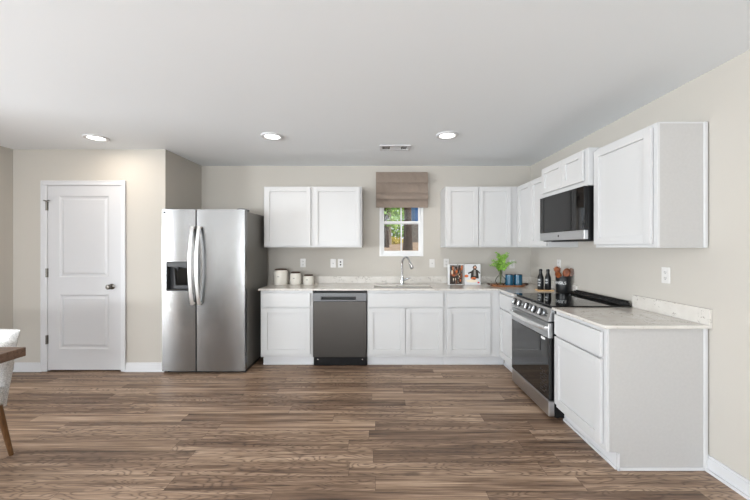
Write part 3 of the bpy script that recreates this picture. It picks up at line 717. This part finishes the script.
# slanted control panel: (X, Z) outline swept along Y
CP = [(XR-0.006, 0.796), (XR+0.03, 0.898), (XR+0.06, 0.898), (XR+0.06, 0.796)]
b = B(); b.bm.free(); b.bm = bmesh.new()
vs = []; 
for yy in (y0+0.002, y1-0.002): vs += [(x, yy, z) for x, z in CP]
b.add(vs, [(0,1,2,3), (4,7,6,5), (0,4,5,1), (1,5,6,2), (2,6,7,3), (3,7,4,0)]); cpn = obj('control_panel', b, M['steel_light'], rg, smooth=False)
nrm = Vector((-0.102, 0, 0.036)).normalized(); mid = Vector((XR+0.012, 0, 0.848)); rot = nrm.to_track_quat('Z', 'Y').to_matrix().to_4x4()
for yy in (3.375, 3.262, 3.105, 2.955, 2.842):
    b = B(); Mk = Matrix.Translation((mid.x, yy, mid.z)) @ rot
    b.lathe([(0, 0), (0.037, 0), (0.037, 0.006), (0.032, 0.008), (0.028, 0.026), (0.024, 0.028), (0, 0.028)], M=Mk, seg=26); kn = obj('knob', b, M['steel_light'], cpn)
    b = B(); b.lathe([(0.029, 0.009), (0.0335, 0.009), (0.033, 0.026), (0.0285, 0.026)], M=Mk, seg=26, close=True); obj('grip_ring', b, M['charcoal'], kn)
    b = B(); b.box(-0.004, 0.004, -0.024, 0.024, 0.027, 0.033, 0.001, M=Mk); obj('pointer', b, M['chrome'], kn)
b = B(); Mk = Matrix.Translation((mid.x, 2.77, mid.z)) @ rot
for i in range(3):
    for j in range(2): b.box(-0.02+0.018*i, -0.01+0.018*i, -0.02+0.02*j, -0.008+0.02*j, 0.0003, 0.001, M=Mk)
obj('printed_marks', b, M['charcoal'], cpn, smooth=False)
b = B(); b.box(XR+0.028, XW-0.026, y0-0.002, y1+0.002, 0.9155, 0.924, 0.002); b.box(XR+0.05, XW-0.03, y0+0.003, y1-0.003, 0.899, 0.9155)
ct = obj('cooktop', b, M['cooktop'], rg)
for x, y, r in ((1.58, 2.90, 0.11), (1.58, 3.27, 0.09), (1.83, 2.90, 0.08), (1.83, 3.27, 0.1)):
    b = B(); b.lathe([(r-0.003, 0.9241), (r, 0.9241), (r, 0.9243), (r-0.003, 0.9243)], c=(x, y, 0), seg=48, close=True); obj('burner_ring', b, M['burner'], ct)
b = B(); b.box(1.965, XW-0.026, y0+0.01, y1-0.01, 0.924, 0.934, 0.002); rv = obj('rear_vent', b, M['black'], rg)
b = B()
for k in range(4): b.box(1.966+0.021*k, 1.974+0.021*k, y0+0.012, y1-0.012, 0.934, 0.944+0.006*k, 0.002)
for k in range(9): b.box(1.968, XW-0.028, y0+0.012+0.087*k, y0+0.022+0.087*k, 0.934, 0.946)
obj('vent_slats', b, M['ventslat'], rv)

# ------------------------------------------------------------------ microwave
mw = thing('microwave', 'black and stainless over the range microwave', 'microwave', (1.85, 3.08, 1.455))
mz0, mz1 = 1.455, 1.897; XMW = 1.668; T = XYZ_right(XMW)
b = B(); b.box(XMW+0.035, XW-0.003, y0+0.008, y1-0.006, mz0, mz1, 0.002); obj('body', b, M['black'], mw)
b = B(T); b.box(y0+0.006, y1-0.004, mz0+0.085, mz1-0.001, -0.033, 0, 0.003); dg = obj('glass_front', b, M['blackgloss'], mw)
b = B(T); b.box(y0+0.155, y1-0.03, mz0+0.11, mz1-0.03, 0, 0.0006); obj('door_window', b, M['blackgloss'], dg, smooth=False)
b = B(T); b.box(y0+0.006, y1-0.004, mz0+0.008, mz0+0.084, -0.033, -0.001, 0.002); stp = obj('steel_strip', b, M['steel_light'], mw)
b = B(T); b.lathe([(0, 0), (0.011, 0), (0.011, 0.0012), (0, 0.0012)], M=Matrix.Translation((3.10, mz0+0.047, -0.001)), seg=20); obj('logo_disc', b, M['charcoal'], stp)
b = B(); b.box(XMW+0.06, XMW+0.2, y0+0.12, y1-0.12, mz0-0.006, mz0); obj('underside_grille', b, M['charcoal'], mw)

# ------------------------------------------------------------------ roman shade
sx0, sx1 = PX(375.9, 4.48), PX(427.9, 4.48)
sh = thing('roman_shade', 'taupe fabric roman shade half lowered over the window', 'window shade', ((sx0+sx1)/2, 4.5, 2.41))
def fold(zt, zb, bow, ytop, ybot):
    n = 10; pr = []
    for k in range(n+1):
        t = k/n; pr.append((ytop+(ybot-ytop)*t-bow*math.sin(PI*t*0.9)**1.0*0.9, zt+(zb-zt)*t))
    bk = [(y+0.006, z) for y, z in pr[::-1]]
    m = 24; vs = []; prof = pr+bk; q = len(prof)
    for i in range(m+1):
        x = sx0+(sx1-sx0)*i/m
        for (y, z) in prof: vs.append((x, y+0.003*math.sin(i*1.7+z*30)*(1 if 0 < i < m else 0), z))
    fs = [list(range(q))[::-1], [m*q+k for k in range(q)]]
    for i in range(m):
        for k in range(q): fs.append((i*q+k, i*q+(k+1) % q, (i+1)*q+(k+1) % q, (i+1)*q+k))
    return B().add(vs, fs)
zp = lambda py, Y=4.47: EYE+(247-py)*Y/335
obj('upper_panel', fold(zp(172), zp(183.2), 0.006, 4.50, 4.435), M['linen'], sh)
obj('fold', fold(zp(181), zp(193.2), 0.0, 4.492, 4.476), M['linen'], sh)
obj('fold', fold(zp(192.4), zp(199.6), 0.01, 4.474, 4.428), M['linen'], sh)
obj('fold', fold(zp(196), zp(207.6), 0.004, 4.492, 4.478), M['linen'], sh)
b = B(); b.box(sx0, sx1, 4.507, YB-0.002, 2.375, 2.41); obj('headrail', b, M['linen'], sh)

# ------------------------------------------------------------------ outlets
def plate(name, label, T, u, v, kind, group):
    T2 = T @ Matrix.Translation((u, v, 0)); p = T2 @ Vector((0,0,0)); t = thing(name, label, 'outlet' if kind != 'switch' else 'switch', p, 0, group)
    b = B(T2); b.box(-0.036, 0.036, -0.058, 0.058, 0.0, 0.006, 0.002); obj('cover_plate', b, M['plate'], t)
    if kind == 'outlet':
        for s in (-1, 1):
            b = B(T2); b.box(-0.017, 0.017, s*0.021-0.014, s*0.021+0.014, 0.006, 0.0085, 0.002); so = obj('socket', b, M['plate'], t)
            b = B(T2)
            for x in (-0.008, 0.006): b.box(x, x+0.003, s*0.021-0.003, s*0.021+0.008, 0.0085, 0.0088)
            b.box(-0.003, 0.003, s*0.021-0.011, s*0.021-0.006, 0.0085, 0.0088); obj('slot', b, M['slot'], so, smooth=False)
    elif kind == 'dark_outlet':
        for s in (-1, 1):
            b = B(T2); b.lathe([(0, 0), (0.011, 0), (0.011, 0.002), (0, 0.002)], M=Matrix.Translation((0, s*0.019, 0.006)), seg=16); obj('socket', b, M['slot'], t)
    else:
        b = B(T2); b.box(-0.017, 0.017, -0.034, 0.034, 0.006, 0.0085, 0.002); pd = obj('paddle', b, M['plate'], t)
        b = B(T2); b.box(-0.004, 0.004, -0.004, 0.006, 0.0085, 0.012, 0.001); obj('toggle', b, M['slot'], pd)
TW, TRW = XYZ_front(YB), XYZ_right(XW)
gW = 'wall plates above the worktop'
vz = lambda py: EYE+(247-py)/73.7
plate('wall_outlet', 'white outlet above the canisters, leftmost on the back wall', TW, PX(303, YB), vz(263), 'outlet', gW)
plate('wall_switch', 'white switch plate with small toggle, left of the dark socketed outlet', TW, PX(333.2, YB), vz(263.3), 'switch', gW)
plate('wall_outlet', 'white outlet with two dark round holes, left of the window', TW, PX(340.6, YB), vz(263.3), 'dark_outlet', gW)
plate('wall_switch', 'white switch plate between the tap and the books', TW, PX(432, YB), vz(263.3), 'switch', gW)
plate('wall_outlet', 'white outlet partly behind the left book', TW, PX(446.2, YB), vz(263), 'outlet', gW)
plate('wall_outlet', 'white outlet partly hidden behind the fern', TW, PX(512, YB), vz(264), 'outlet', gW)
plate('wall_outlet', 'white outlet behind the wooden utensils on the right wall', TRW, 3.83, 1.20, 'outlet', gW)
plate('wall_outlet', 'white outlet on the right wall above the near end worktop', TRW, 2.405, 1.197, 'outlet', gW)

# ------------------------------------------------------------------ things on the worktops
def canister(label, px, Y, r, h, lid):
    x = PX(px, Y); t = thing('canister', label, 'canister', (x, Y, ZC), 0, 'cream canisters on the worktop')
    b = B(); b.lathe([(0, 0), (r*0.93, 0), (r, 0.012), (r, h*0.80), (r*0.96, h*0.9), (r*0.84, h*0.97), (r*0.82, h), (0, h)], c=(x, Y, ZC), seg=40); bd = obj('jar', b, M['ceramic'], t)
    b = B(); b.lathe([(0, h+0.001), (r*0.82, h+0.001), (r*0.84, h+0.004), (r*0.84, h+lid), (r*0.8, h+lid+0.003), (0, h+lid+0.003)], c=(x, Y, ZC), seg=40); obj('lid', b, M['walnut'], t)
    b = B()   # faint small word, illegible strokes
    a0 = -PI/2-0.22
    for k in range(6):
        a = a0+k*0.055; ca, sa = math.cos(a), math.sin(a); z = ZC+h*0.55
        b.box(-0.0015, 0.0015, -0.0006, 0.0006, 0, 0.006+0.004*(k % 3 == 0), M=Matrix.Translation((x+(r+0.0004)*ca, Y+(r+0.0004)*sa, z)) @ Matrix.Rotation(a+PI/2, 4, 'Z'))
        b.box(-0.003, 0.003, -0.0006, 0.0006, 0.002*(k % 2), 0.0015+0.002*(k % 2), M=Matrix.Translation((x+(r+0.0004)*ca, Y+(r+0.0004)*sa, z)) @ Matrix.Rotation(a+PI/2, 4, 'Z'))
    obj('printed_word', b, M['ink'], bd, smooth=False)
canister('largest cream canister with dark lid, next to the refrigerator', 280.8, 4.37, 0.090, 0.186, 0.012)
canister('middle sized cream canister with dark lid, second from the refrigerator', 295.6, 4.36, 0.072, 0.146, 0.012)
canister('smallest cream canister with brown lid, third from the refrigerator', 308.5, 4.355, 0.068, 0.112, 0.012)

def book(label, px0, px1, pyt, pyb, Y, rz, cover):
    x0, x1 = PX(px0, Y), PX(px1, Y); W = x1-x0; H = (pyb-pyt)*Y/335
    t = thing('cookbook', label, 'book', ((x0+x1)/2, Y, ZC), rz, 'cookbooks standing on the worktop')
    b = B(); b.box(-W/2+0.004, W/2-0.003, 0.003, 0.023, 0.003, H-0.003); obj('pages', b, M['white_print'], t, local=True, smooth=False)
    b = B(); b.box(-W/2, W/2, 0, 0.003, 0, H); b.box(-W/2, W/2, 0.023, 0.026, 0, H); b.box(-W/2, -W/2+0.003, 0.003, 0.023, 0, H); cv = obj('cover', b, M['white_print'], t, local=True, smooth=False)
    cover(cv, W, H)
    return t
def pic(b, pts, H, W, mi, d):   # pts in 0..1 of the cover
    b.add([((p[0]-0.5)*W, -d, p[1]*H) for p in pts], [list(range(len(pts)))], mi)
def blob(cx, cy, rx, ry, n=18, wob=0.12): return [(cx+rx*math.cos(2*PI*k/n)*(1+wob*math.sin(k*2.3)), cy+ry*math.sin(2*PI*k/n)*(1+wob*math.cos(k*1.7))) for k in range(n)]
PC = {k: flat('print_'+k, v, 0.35) for k, v in dict(dark=srgb(44,34,28), rust=srgb(120,66,36), tan=srgb(180,136,94), cream=srgb(228,214,192), grey=srgb(120,116,112),
      orange=srgb(206,104,48), skin=srgb(206,160,134), hair=srgb(60,36,26), red=srgb(206,40,52), shirt=srgb(150,146,140), pale=srgb(206,208,210)).items()}
def cover_food(cv, W, H):
    b = B(); ks = ['dark','rust','tan','cream','grey','orange']; rr = random.Random(4)
    pic(b, [(0.1,0.02),(0.97,0.02),(0.97,0.97),(0.1,0.97)], H, W, 4, 0.0006)
    pic(b, [(0.1,0.02),(0.86,0.02),(0.86,0.6),(0.7,0.9),(0.2,0.9),(0.1,0.5)], H, W, 0, 0.0009)
    for k in range(70):
        x = rr.uniform(0.16, 0.86); z = rr.uniform(0.1, 0.9); s = rr.choice([0,1,2,3,1,0,4,1,0,5])
        pic(b, blob(x, z, rr.uniform(0.02,0.05), rr.uniform(0.04,0.13), 10), H, W, s, 0.0012+0.00003*k)
    obj('cover_picture', b, [PC[k] for k in ks], cv, local=True, smooth=False)
def cover_person(cv, W, H):
    b = B(); ks = ['pale','skin','hair','dark','shirt','orange','red','cream','rust']
    pic(b, [(0.02,0.02),(0.98,0.02),(0.98,0.98),(0.02,0.98)], H, W, 0, 0.0006)
    pic(b, [(0.36,0.3),(0.9,0.3),(0.88,0.6),(0.97,0.55),(0.98,0.5),(0.9,0.44),(0.84,0.62),(0.74,0.72),(0.54,0.72),(0.42,0.6),(0.26,0.53),(0.24,0.58),(0.38,0.64)][0:2]+[(0.86,0.6),(0.98,0.52),(0.98,0.58),(0.84,0.7),(0.74,0.75),(0.54,0.75),(0.42,0.66),(0.2,0.58),(0.22,0.52),(0.4,0.56)], H, W, 3, 0.0009)
    pic(b, [(0.56,0.42),(0.72,0.42),(0.69,0.74),(0.58,0.74)], H, W, 4, 0.0012)
    pic(b, blob(0.64,0.84,0.13,0.11), H, W, 2, 0.0012); pic(b, blob(0.65,0.82,0.08,0.085,16,0.03), H, W, 1, 0.0015)
    pic(b, [(0.57,0.8),(0.73,0.8),(0.7,0.73),(0.6,0.73)], H, W, 2, 0.0018)
    pic(b, blob(0.1,0.42,0.13,0.07), H, W, 5, 0.0012); pic(b, blob(0.56,0.3,0.17,0.06), H, W, 5, 0.0015); pic(b, blob(0.6,0.27,0.1,0.04), H, W, 8, 0.0018)
    pic(b, blob(0.45,0.18,0.38,0.08), H, W, 7, 0.0009); pic(b, blob(0.88,0.1,0.07,0.045,14,0.02), H, W, 6, 0.0012)
    obj('cover_picture', b, [PC[k] for k in ks], cv, local=True, smooth=False)
book('cookbook with brown food photograph cover, left of the two standing books', 448, 464.3, 264.5, 284.6, 4.335, math.radians(4), cover_food)
book('white cookbook whose cover shows a person in a dark jacket', 464.9, 480.3, 264.3, 284.6, 4.335, math.radians(-3), cover_person)

# tray with vase, fern and two blue mugs
ty, tx = 4.17, 1.612
tr = thing('serving_tray', 'round ended wooden serving tray with dark handles in the corner', 'tray', (tx, ty, ZC))
b = B(); n = 40
def oval(rx, ry, z): return [(tx+rx*math.copysign(abs(math.cos(2*PI*k/n))**0.7, math.cos(2*PI*k/n)), ty+ry*math.copysign(abs(math.sin(2*PI*k/n))**0.7, math.sin(2*PI*k/n)), z) for k in range(n)]
rg_ = [oval(0.2, 0.095, ZC), oval(0.218, 0.107, ZC+0.02), oval(0.212, 0.101, ZC+0.021), oval(0.2, 0.09, ZC+0.012)]
vs = [p for q in rg_ for p in q]; fs = [list(range(n))[::-1], list(range(3*n, 4*n))]
for j in range(3):
    for k in range(n): fs.append((j*n+k, j*n+(k+1) % n, (j+1)*n+(k+1) % n, (j+1)*n+k))
b.add(vs, fs); obj('board', b, M['acacia'], tr)
for s in (-1, 1):
    b = B(); b.tube([(tx+s*0.205, ty-0.05, ZC+0.018), (tx+s*0.24, ty-0.035, ZC+0.026), (tx+s*0.247, ty, ZC+0.028), (tx+s*0.24, ty+0.035, ZC+0.026), (tx+s*0.205, ty+0.05, ZC+0.018)], 0.008, 10); obj('handle', b, M['walnut'], tr)
zt = ZC+0.0125
vx, vy = 1.525, 4.165
va = thing('glass_vase', 'clear round glass vase with narrow neck standing on the tray', 'vase', (vx, vy, zt))
b = B(); b.lathe([(0, 0), (0.035, 0), (0.055, 0.02), (0.064, 0.05), (0.056, 0.085), (0.03, 0.112), (0.02, 0.13), (0.02, 0.155), (0.027, 0.172), (0.025, 0.172), (0.018, 0.155), (0.018, 0.13), (0.028, 0.11), (0.053, 0.084), (0.061, 0.05), (0.052, 0.022), (0.033, 0.004), (0, 0.004)], c=(vx, vy, zt), seg=32)
obj('glass', b, M['vase'], va)
fe = thing('fern_sprigs', 'bright green fern sprigs in the clear glass vase', 'plant', (vx, vy, zt+0.006))
rf = random.Random(3)
sprigs = [(-0.14,-0.02,0.21),(-0.10,0.03,0.27),(-0.06,-0.05,0.31),(0.0,0.02,0.30),(0.05,-0.03,0.33),(0.10,0.03,0.33),(0.185,-0.01,0.25),(-0.08,-0.05,0.37),(0.12,-0.05,0.235),(-0.03,-0.06,0.24),(0.03,0.05,0.25),(-0.11,-0.04,0.235),(0.075,-0.06,0.36),(0.02,-0.06,0.34),(-0.03,0.0,0.35)]
for ex, ey, ez in sprigs:
    P0 = Vector((vx+rf.uniform(-0.01,0.01), vy+rf.uniform(-0.01,0.01), zt+0.012)); P1 = Vector((vx+ex*0.08, vy+ey*0.08, zt+0.17)); P2 = Vector((vx+ex*0.4, vy+ey*0.4, zt+ez+0.05)); P3 = Vector((vx+ex, vy+ey, zt+ez+0.03))
    q = [P0.lerp(P1, k/5) for k in range(5)]+[P1*(1-t)**2+P2*2*t*(1-t)+P3*t*t for t in [k/12 for k in range(13)]]
    b = B(); b.tube(q, [0.0024]*5+[0.002-0.0001*k for k in range(13)], 6); so = obj('stem', b, M['stem'], fe)
    b = B()
    for k in range(6, len(q)):
        d = (q[k]-q[k-1]).normalized(); sd = d.cross(Vector((0,-0.6,0.8))).normalized()
        for s in (-1, 1):
            for mm in range(2 if k % 3 else 3):
                c0 = q[k]+sd*s*0.008*mm + Vector((0, rf.uniform(-0.008,0.008), rf.uniform(-0.008,0.008))); L = 0.026*(1.1-0.25*mm)*(1.15-(k-6)/16)
                dr = (sd*s+d*rf.uniform(0.1,0.8)+Vector((0,rf.uniform(-0.5,0.3),rf.uniform(-0.2,0.5)))).normalized(); sw = dr.cross(Vector((rf.uniform(-0.4,0.4),-1,rf.uniform(-0.2,0.8)))).normalized()*L*0.36
                e = c0+dr*L; m_ = c0+dr*L*0.55
                b.add([c0, m_+sw, e, m_-sw], [(0,1,2,3)])
    obj('leaflets', b, M['fern'], so, smooth=False)
def mug(label, x, y):
    t = thing('mug', label, 'mug', (x, y, zt), 0, 'blue mugs on the tray'); r, h = 0.049, 0.132
    pr = [(0, 0), (r*0.92, 0), (r, 0.008)]
    for k in range(10): pr += [(r+0.0016*(k % 2), 0.014+0.0105*k)]
    pr += [(r, h-0.008), (r-0.001, h), (r-0.005, h), (r-0.006, 0.01), (0, 0.01)]
    b = B(); b.lathe(pr, c=(x, y, zt), seg=32); cu = obj('cup', b, M['blue'], t)
    b = B(); b.lathe([(r-0.006, h-0.007), (r+0.0018, h-0.007), (r+0.0012, h+0.002), (r-0.006, h+0.002)], c=(x, y, zt), seg=32, close=True); obj('rim', b, M['bluedark'], t)
    b = B(); pts = [(x+(r-0.002)*0.3, y+r*0.94, zt+0.105), (x+0.02, y+r+0.018, zt+0.105), (x+0.024, y+r+0.028, zt+0.07), (x+0.02, y+r+0.018, zt+0.035), (x+(r-0.002)*0.3, y+r*0.94, zt+0.035)]
    b.tube(pts, 0.006, 8); obj('handle', b, M['blue'], t)
mug('ridged blue mug next to the vase on the tray', 1.634, 4.165)
mug('ridged blue mug at the right end of the tray', 1.742, 4.165)

# bottles on a small board
bx, by = 1.852, 3.74
bd = thing('bottle_board', 'small light wooden board under the two black bottles', 'board', (bx, by, ZC))
b = B(); b.prism([(bx-0.085, by-0.042+0.01), (bx+0.085, by-0.06+0.01), (bx+0.095, by+0.03+0.01), (bx-0.075, by+0.048)], ZC, ZC+0.012, 'z'); obj('board', b, M['bamboo'], bd, smooth=False)
def bottle(label, x, y, lines):
    z = ZC+0.0125; t = thing('oil_bottle', label, 'bottle', (x, y, z), 0, 'black bottles on the small board')
    b = B(); b.lathe([(0, 0), (0.030, 0), (0.033, 0.006), (0.033, 0.12), (0.03, 0.14), (0.021, 0.165), (0.0165, 0.185), (0.0165, 0.2), (0, 0.2)], c=(x, y, z), seg=28); bo = obj('bottle_body', b, M['matteblack'], t)
    b = B(); b.lathe([(0, 0.2005), (0.017, 0.2005), (0.018, 0.205), (0.017, 0.222), (0.01, 0.228), (0, 0.228)], c=(x, y, z), seg=24); obj('cap', b, M['black'], t)
    b = B()   # white lettering, too small to read: rows of strokes round the side that faces the room
    for ln in range(lines):
        for k in range(5):
            a = PI+0.15+k*0.2; zz = z+0.10-0.03*ln; h = 0.02
            Mm = Matrix.Translation((x+0.0334*math.cos(a), y+0.0334*math.sin(a), zz)) @ Matrix.Rotation(a+PI/2, 4, 'Z')
            b.box(-0.0022, -0.0006, -0.0005, 0.0005, 0, h*(0.7+0.3*((k+ln) % 2)), M=Mm)
            if (k+ln) % 3: b.box(-0.0022, 0.003, -0.0005, 0.0005, h*0.4, h*0.52, M=Mm)
            if (k+ln) % 2: b.box(0.0018, 0.0032, -0.0005, 0.0005, 0, h*0.8, M=Mm)
    obj('white_lettering', b, M['white_print'], bo, smooth=False)
bottle('matte black bottle with white lettering, left of the pair on the board', 1.815, 3.738, 3)
bottle('matte black bottle with white lettering, right of the pair and nearest the utensil crock', 1.888, 3.722, 2)

# utensil crock
ux, uy, ur, uh = 1.976, 3.575, 0.072, 0.172
cr = thing('utensil_crock', 'black utensil crock with white lettering beside the range', 'crock', (ux, uy, ZC))
b = B(); b.lathe([(0, 0), (ur*0.96, 0), (ur, 0.006), (ur, uh-0.004), (ur-0.002, uh), (ur-0.006, uh), (ur-0.007, 0.008), (0, 0.008)], c=(ux, uy, ZC), seg=40); pot = obj('pot', b, M['matteblack'], cr)
b = B(); b.lathe([(ur-0.006, uh), (ur+0.001, uh), (ur+0.001, uh+0.003), (ur-0.006, uh+0.003)], c=(ux, uy, ZC), seg=40, close=True); obj('rim', b, M['steel_panel'], pot)
def bend(p):
    a = p.x/ur; return Vector((ur*math.sin(a)+p.z*math.sin(a), -(ur+p.z)*math.cos(a), p.y))
text_mesh('UTENSILS', 0.042, M['white_print'], 'white_lettering', pot, Matrix.Translation((ux, uy, ZC+uh*0.62)) @ Matrix.Rotation(math.radians(-76), 4, 'Z'), bend)
def utensil(name, label, foot, head, headfn, mat, cat):
    zf = ZC+0.012; P0 = Vector((ux+foot[0], uy+foot[1], zf)); P1 = Vector((ux+head[0], uy+head[1], ZC+head[2]))
    t = thing(name, label, cat, P0, 0, 'wooden utensils in the crock'); d = (P1-P0).normalized()
    b = B(); b.tube([P0, P0.lerp(P1, 0.5), P1], [0.007, 0.006, 0.0065], 10); obj('handle', b, mat, t)
    side = Vector((0.85, -0.5, 0)); side = (side-d*side.dot(d)).normalized(); nn = d.cross(side)
    Mh = Matrix((( side.x, d.x, nn.x, P1.x), (side.y, d.y, nn.y, P1.y), (side.z, d.z, nn.z, P1.z), (0,0,0,1)))
    b = B(Mh); headfn(b); obj('head', b, mat, t)
def spoon_head(w, l):
    def f(b):
        vs, fs = [], []; n, m = 20, 5
        for j, (sc, dz) in enumerate(((1, 0), (0.94, 0.005), (0.6, -0.004), (0.001, -0.009))):
            for k in range(n):
                a = 2*PI*k/n; vs.append((w*sc*math.cos(a), l*0.93+l*sc*math.sin(a), dz))
        for k in range(n): vs.append((w*0.7*math.cos(2*PI*k/n), l*0.93+l*0.7*math.sin(2*PI*k/n), -0.013))
        for j in range(3):
            for k in range(n): fs.append((j*n+k, j*n+(k+1) % n, (j+1)*n+(k+1) % n, (j+1)*n+k))
        for k in range(n): fs.append((k, (k+1) % n, 4*n+(k+1) % n, 4*n+k))
        fs.append(list(range(4*n, 5*n))); b.add(vs, fs)
    return f
def fork_head(b):
    spoon_head(0.031, 0.033)(b)
    for k in range(7):
        a = PI*(k/6)*0.9+0.16; c = Vector((0.026*math.cos(a), 0.03+0.027*math.sin(a), 0)); e = c+Vector((math.cos(a)*0.012, math.sin(a)*0.014, 0.016)); b.tube([c, e], [0.004, 0.003], 7)
def spatula_head(b):
    b.prism([(-0.012, -0.005), (0.012, -0.005), (0.029, 0.025), (0.031, 0.085), (0.024, 0.092), (-0.024, 0.092), (-0.031, 0.085), (-0.029, 0.025)], -0.003, 0.003, 'z')
utensil('pasta_server', 'toothed wooden pasta server standing tallest in the crock', (0.025, 0.01), (-0.042, 0.02, 0.212), fork_head, M['spoonwood'], 'utensil')
utensil('wooden_spoon', 'short red brown wooden spoon below the toothed server', (0.03, -0.02), (-0.05, -0.03, 0.158), spoon_head(0.031, 0.042), M['spoonwood'], 'spoon')
utensil('wooden_spoon', 'broad orange brown wooden spoon in the middle of the crock', (-0.02, 0.0), (0.004, -0.035, 0.168), spoon_head(0.037, 0.05), M['spoonwood'], 'spoon')
utensil('wooden_spatula', 'dark brown wooden spatula leaning right in the crock', (-0.03, 0.02), (0.052, -0.012, 0.172), spatula_head, M['spoondark'], 'utensil')
utensil('wooden_ladle', 'dark round wooden ladle behind the spatula at the right of the crock', (-0.03, -0.01), (0.05, 0.03, 0.17), spoon_head(0.025, 0.04), M['spoondark'], 'utensil')

# ------------------------------------------------------------------ dining table and chair at the left edge
tx1, ty1, tz = -2.252, 2.145, 0.76
tb = thing('dining_table', 'weathered brown wood dining table at the left edge', 'table', (-2.75, 1.3, 0))
b = B(); b.box(-3.25, tx1, 0.35, ty1, tz-0.056, tz, 0.003); obj('tabletop', b, M['tablewood'], tb)
b = B(); frame(b, -3.17, tx1-0.12, 0.47, ty1-0.14, 0.025, tz-0.13, tz-0.057); obj('apron', b, M['tablewood'], tb)
for x in (-3.15, tx1-0.19):
    for y in (0.49, ty1-0.21):
        b = B(); b.box(x, x+0.07, y, y+0.07, 0, tz-0.057, 0.004); obj('leg', b, M['tablewood'], tb)
cx_, cy_ = -2.742, 2.02
ch = thing('dining_chair', 'light grey woven upholstered chair with wood legs at the table end', 'chair', (cx_, cy_, 0))
b = B(); b.box(cx_-0.235, cx_+0.235, cy_-0.25, cy_+0.25, 0.335, 0.46, 0.035, seg=3); obj('seat', b, M['boucle'], ch)
vs, fs = [], []; nu, nv = 16, 14
for sgn in (0, 1):
    for j in range(nv+1):
        t = j/nv; z = 0.32+0.512*t
        for i in range(nu+1):
            e = -1+2*i/nu; hw = 0.215+0.07*t**1.3
            x = cx_+e*hw; yc = cy_+0.275+0.025*t - 0.02*abs(e)**3
            th = 0.055+0.02*math.sin(PI*t) + (0.03*max(0, t-0.8)/0.2)
            edge = math.sqrt(max(0.0, 1-abs(e)**8))
            top = math.sqrt(max(0.0, 1-max(0, (t-0.9)/0.1)**2)) if t > 0.9 else 1
            y = yc + (th*0.5*(edge*0.9+0.1)*max(top, 0.15))*(1 if sgn else -1)
            vs.append((x, y, z))
st = (nu+1)*(nv+1)
for sgn in (0, 1):
    for j in range(nv):
        for i in range(nu):
            k = sgn*st+j*(nu+1)+i; q = (k, k+1, k+nu+2, k+nu+1); fs.append(q if not sgn else q[::-1])
for j in range(nv):
    for i in (0, nu): k = j*(nu+1)+i; fs.append((k, k+nu+1, st+k+nu+1, st+k))
for i in range(nu):
    for j in (0, nv): k = j*(nu+1)+i; fs.append((k, k+1, st+k+1, st+k))
b = B().add(vs, fs); obj('backrest', b, M['boucle'], ch, angle=60)
for sx in (-1, 1):
    for sy in (-1, 1):
        b = B(); b.tube([(cx_+sx*0.225, cy_+sy*0.18+0.02, 0.345), (cx_+sx*0.274, cy_+sy*0.215+0.02, 0.0)], [0.021, 0.0125], 12); obj('leg', b, M['legwood'], ch)
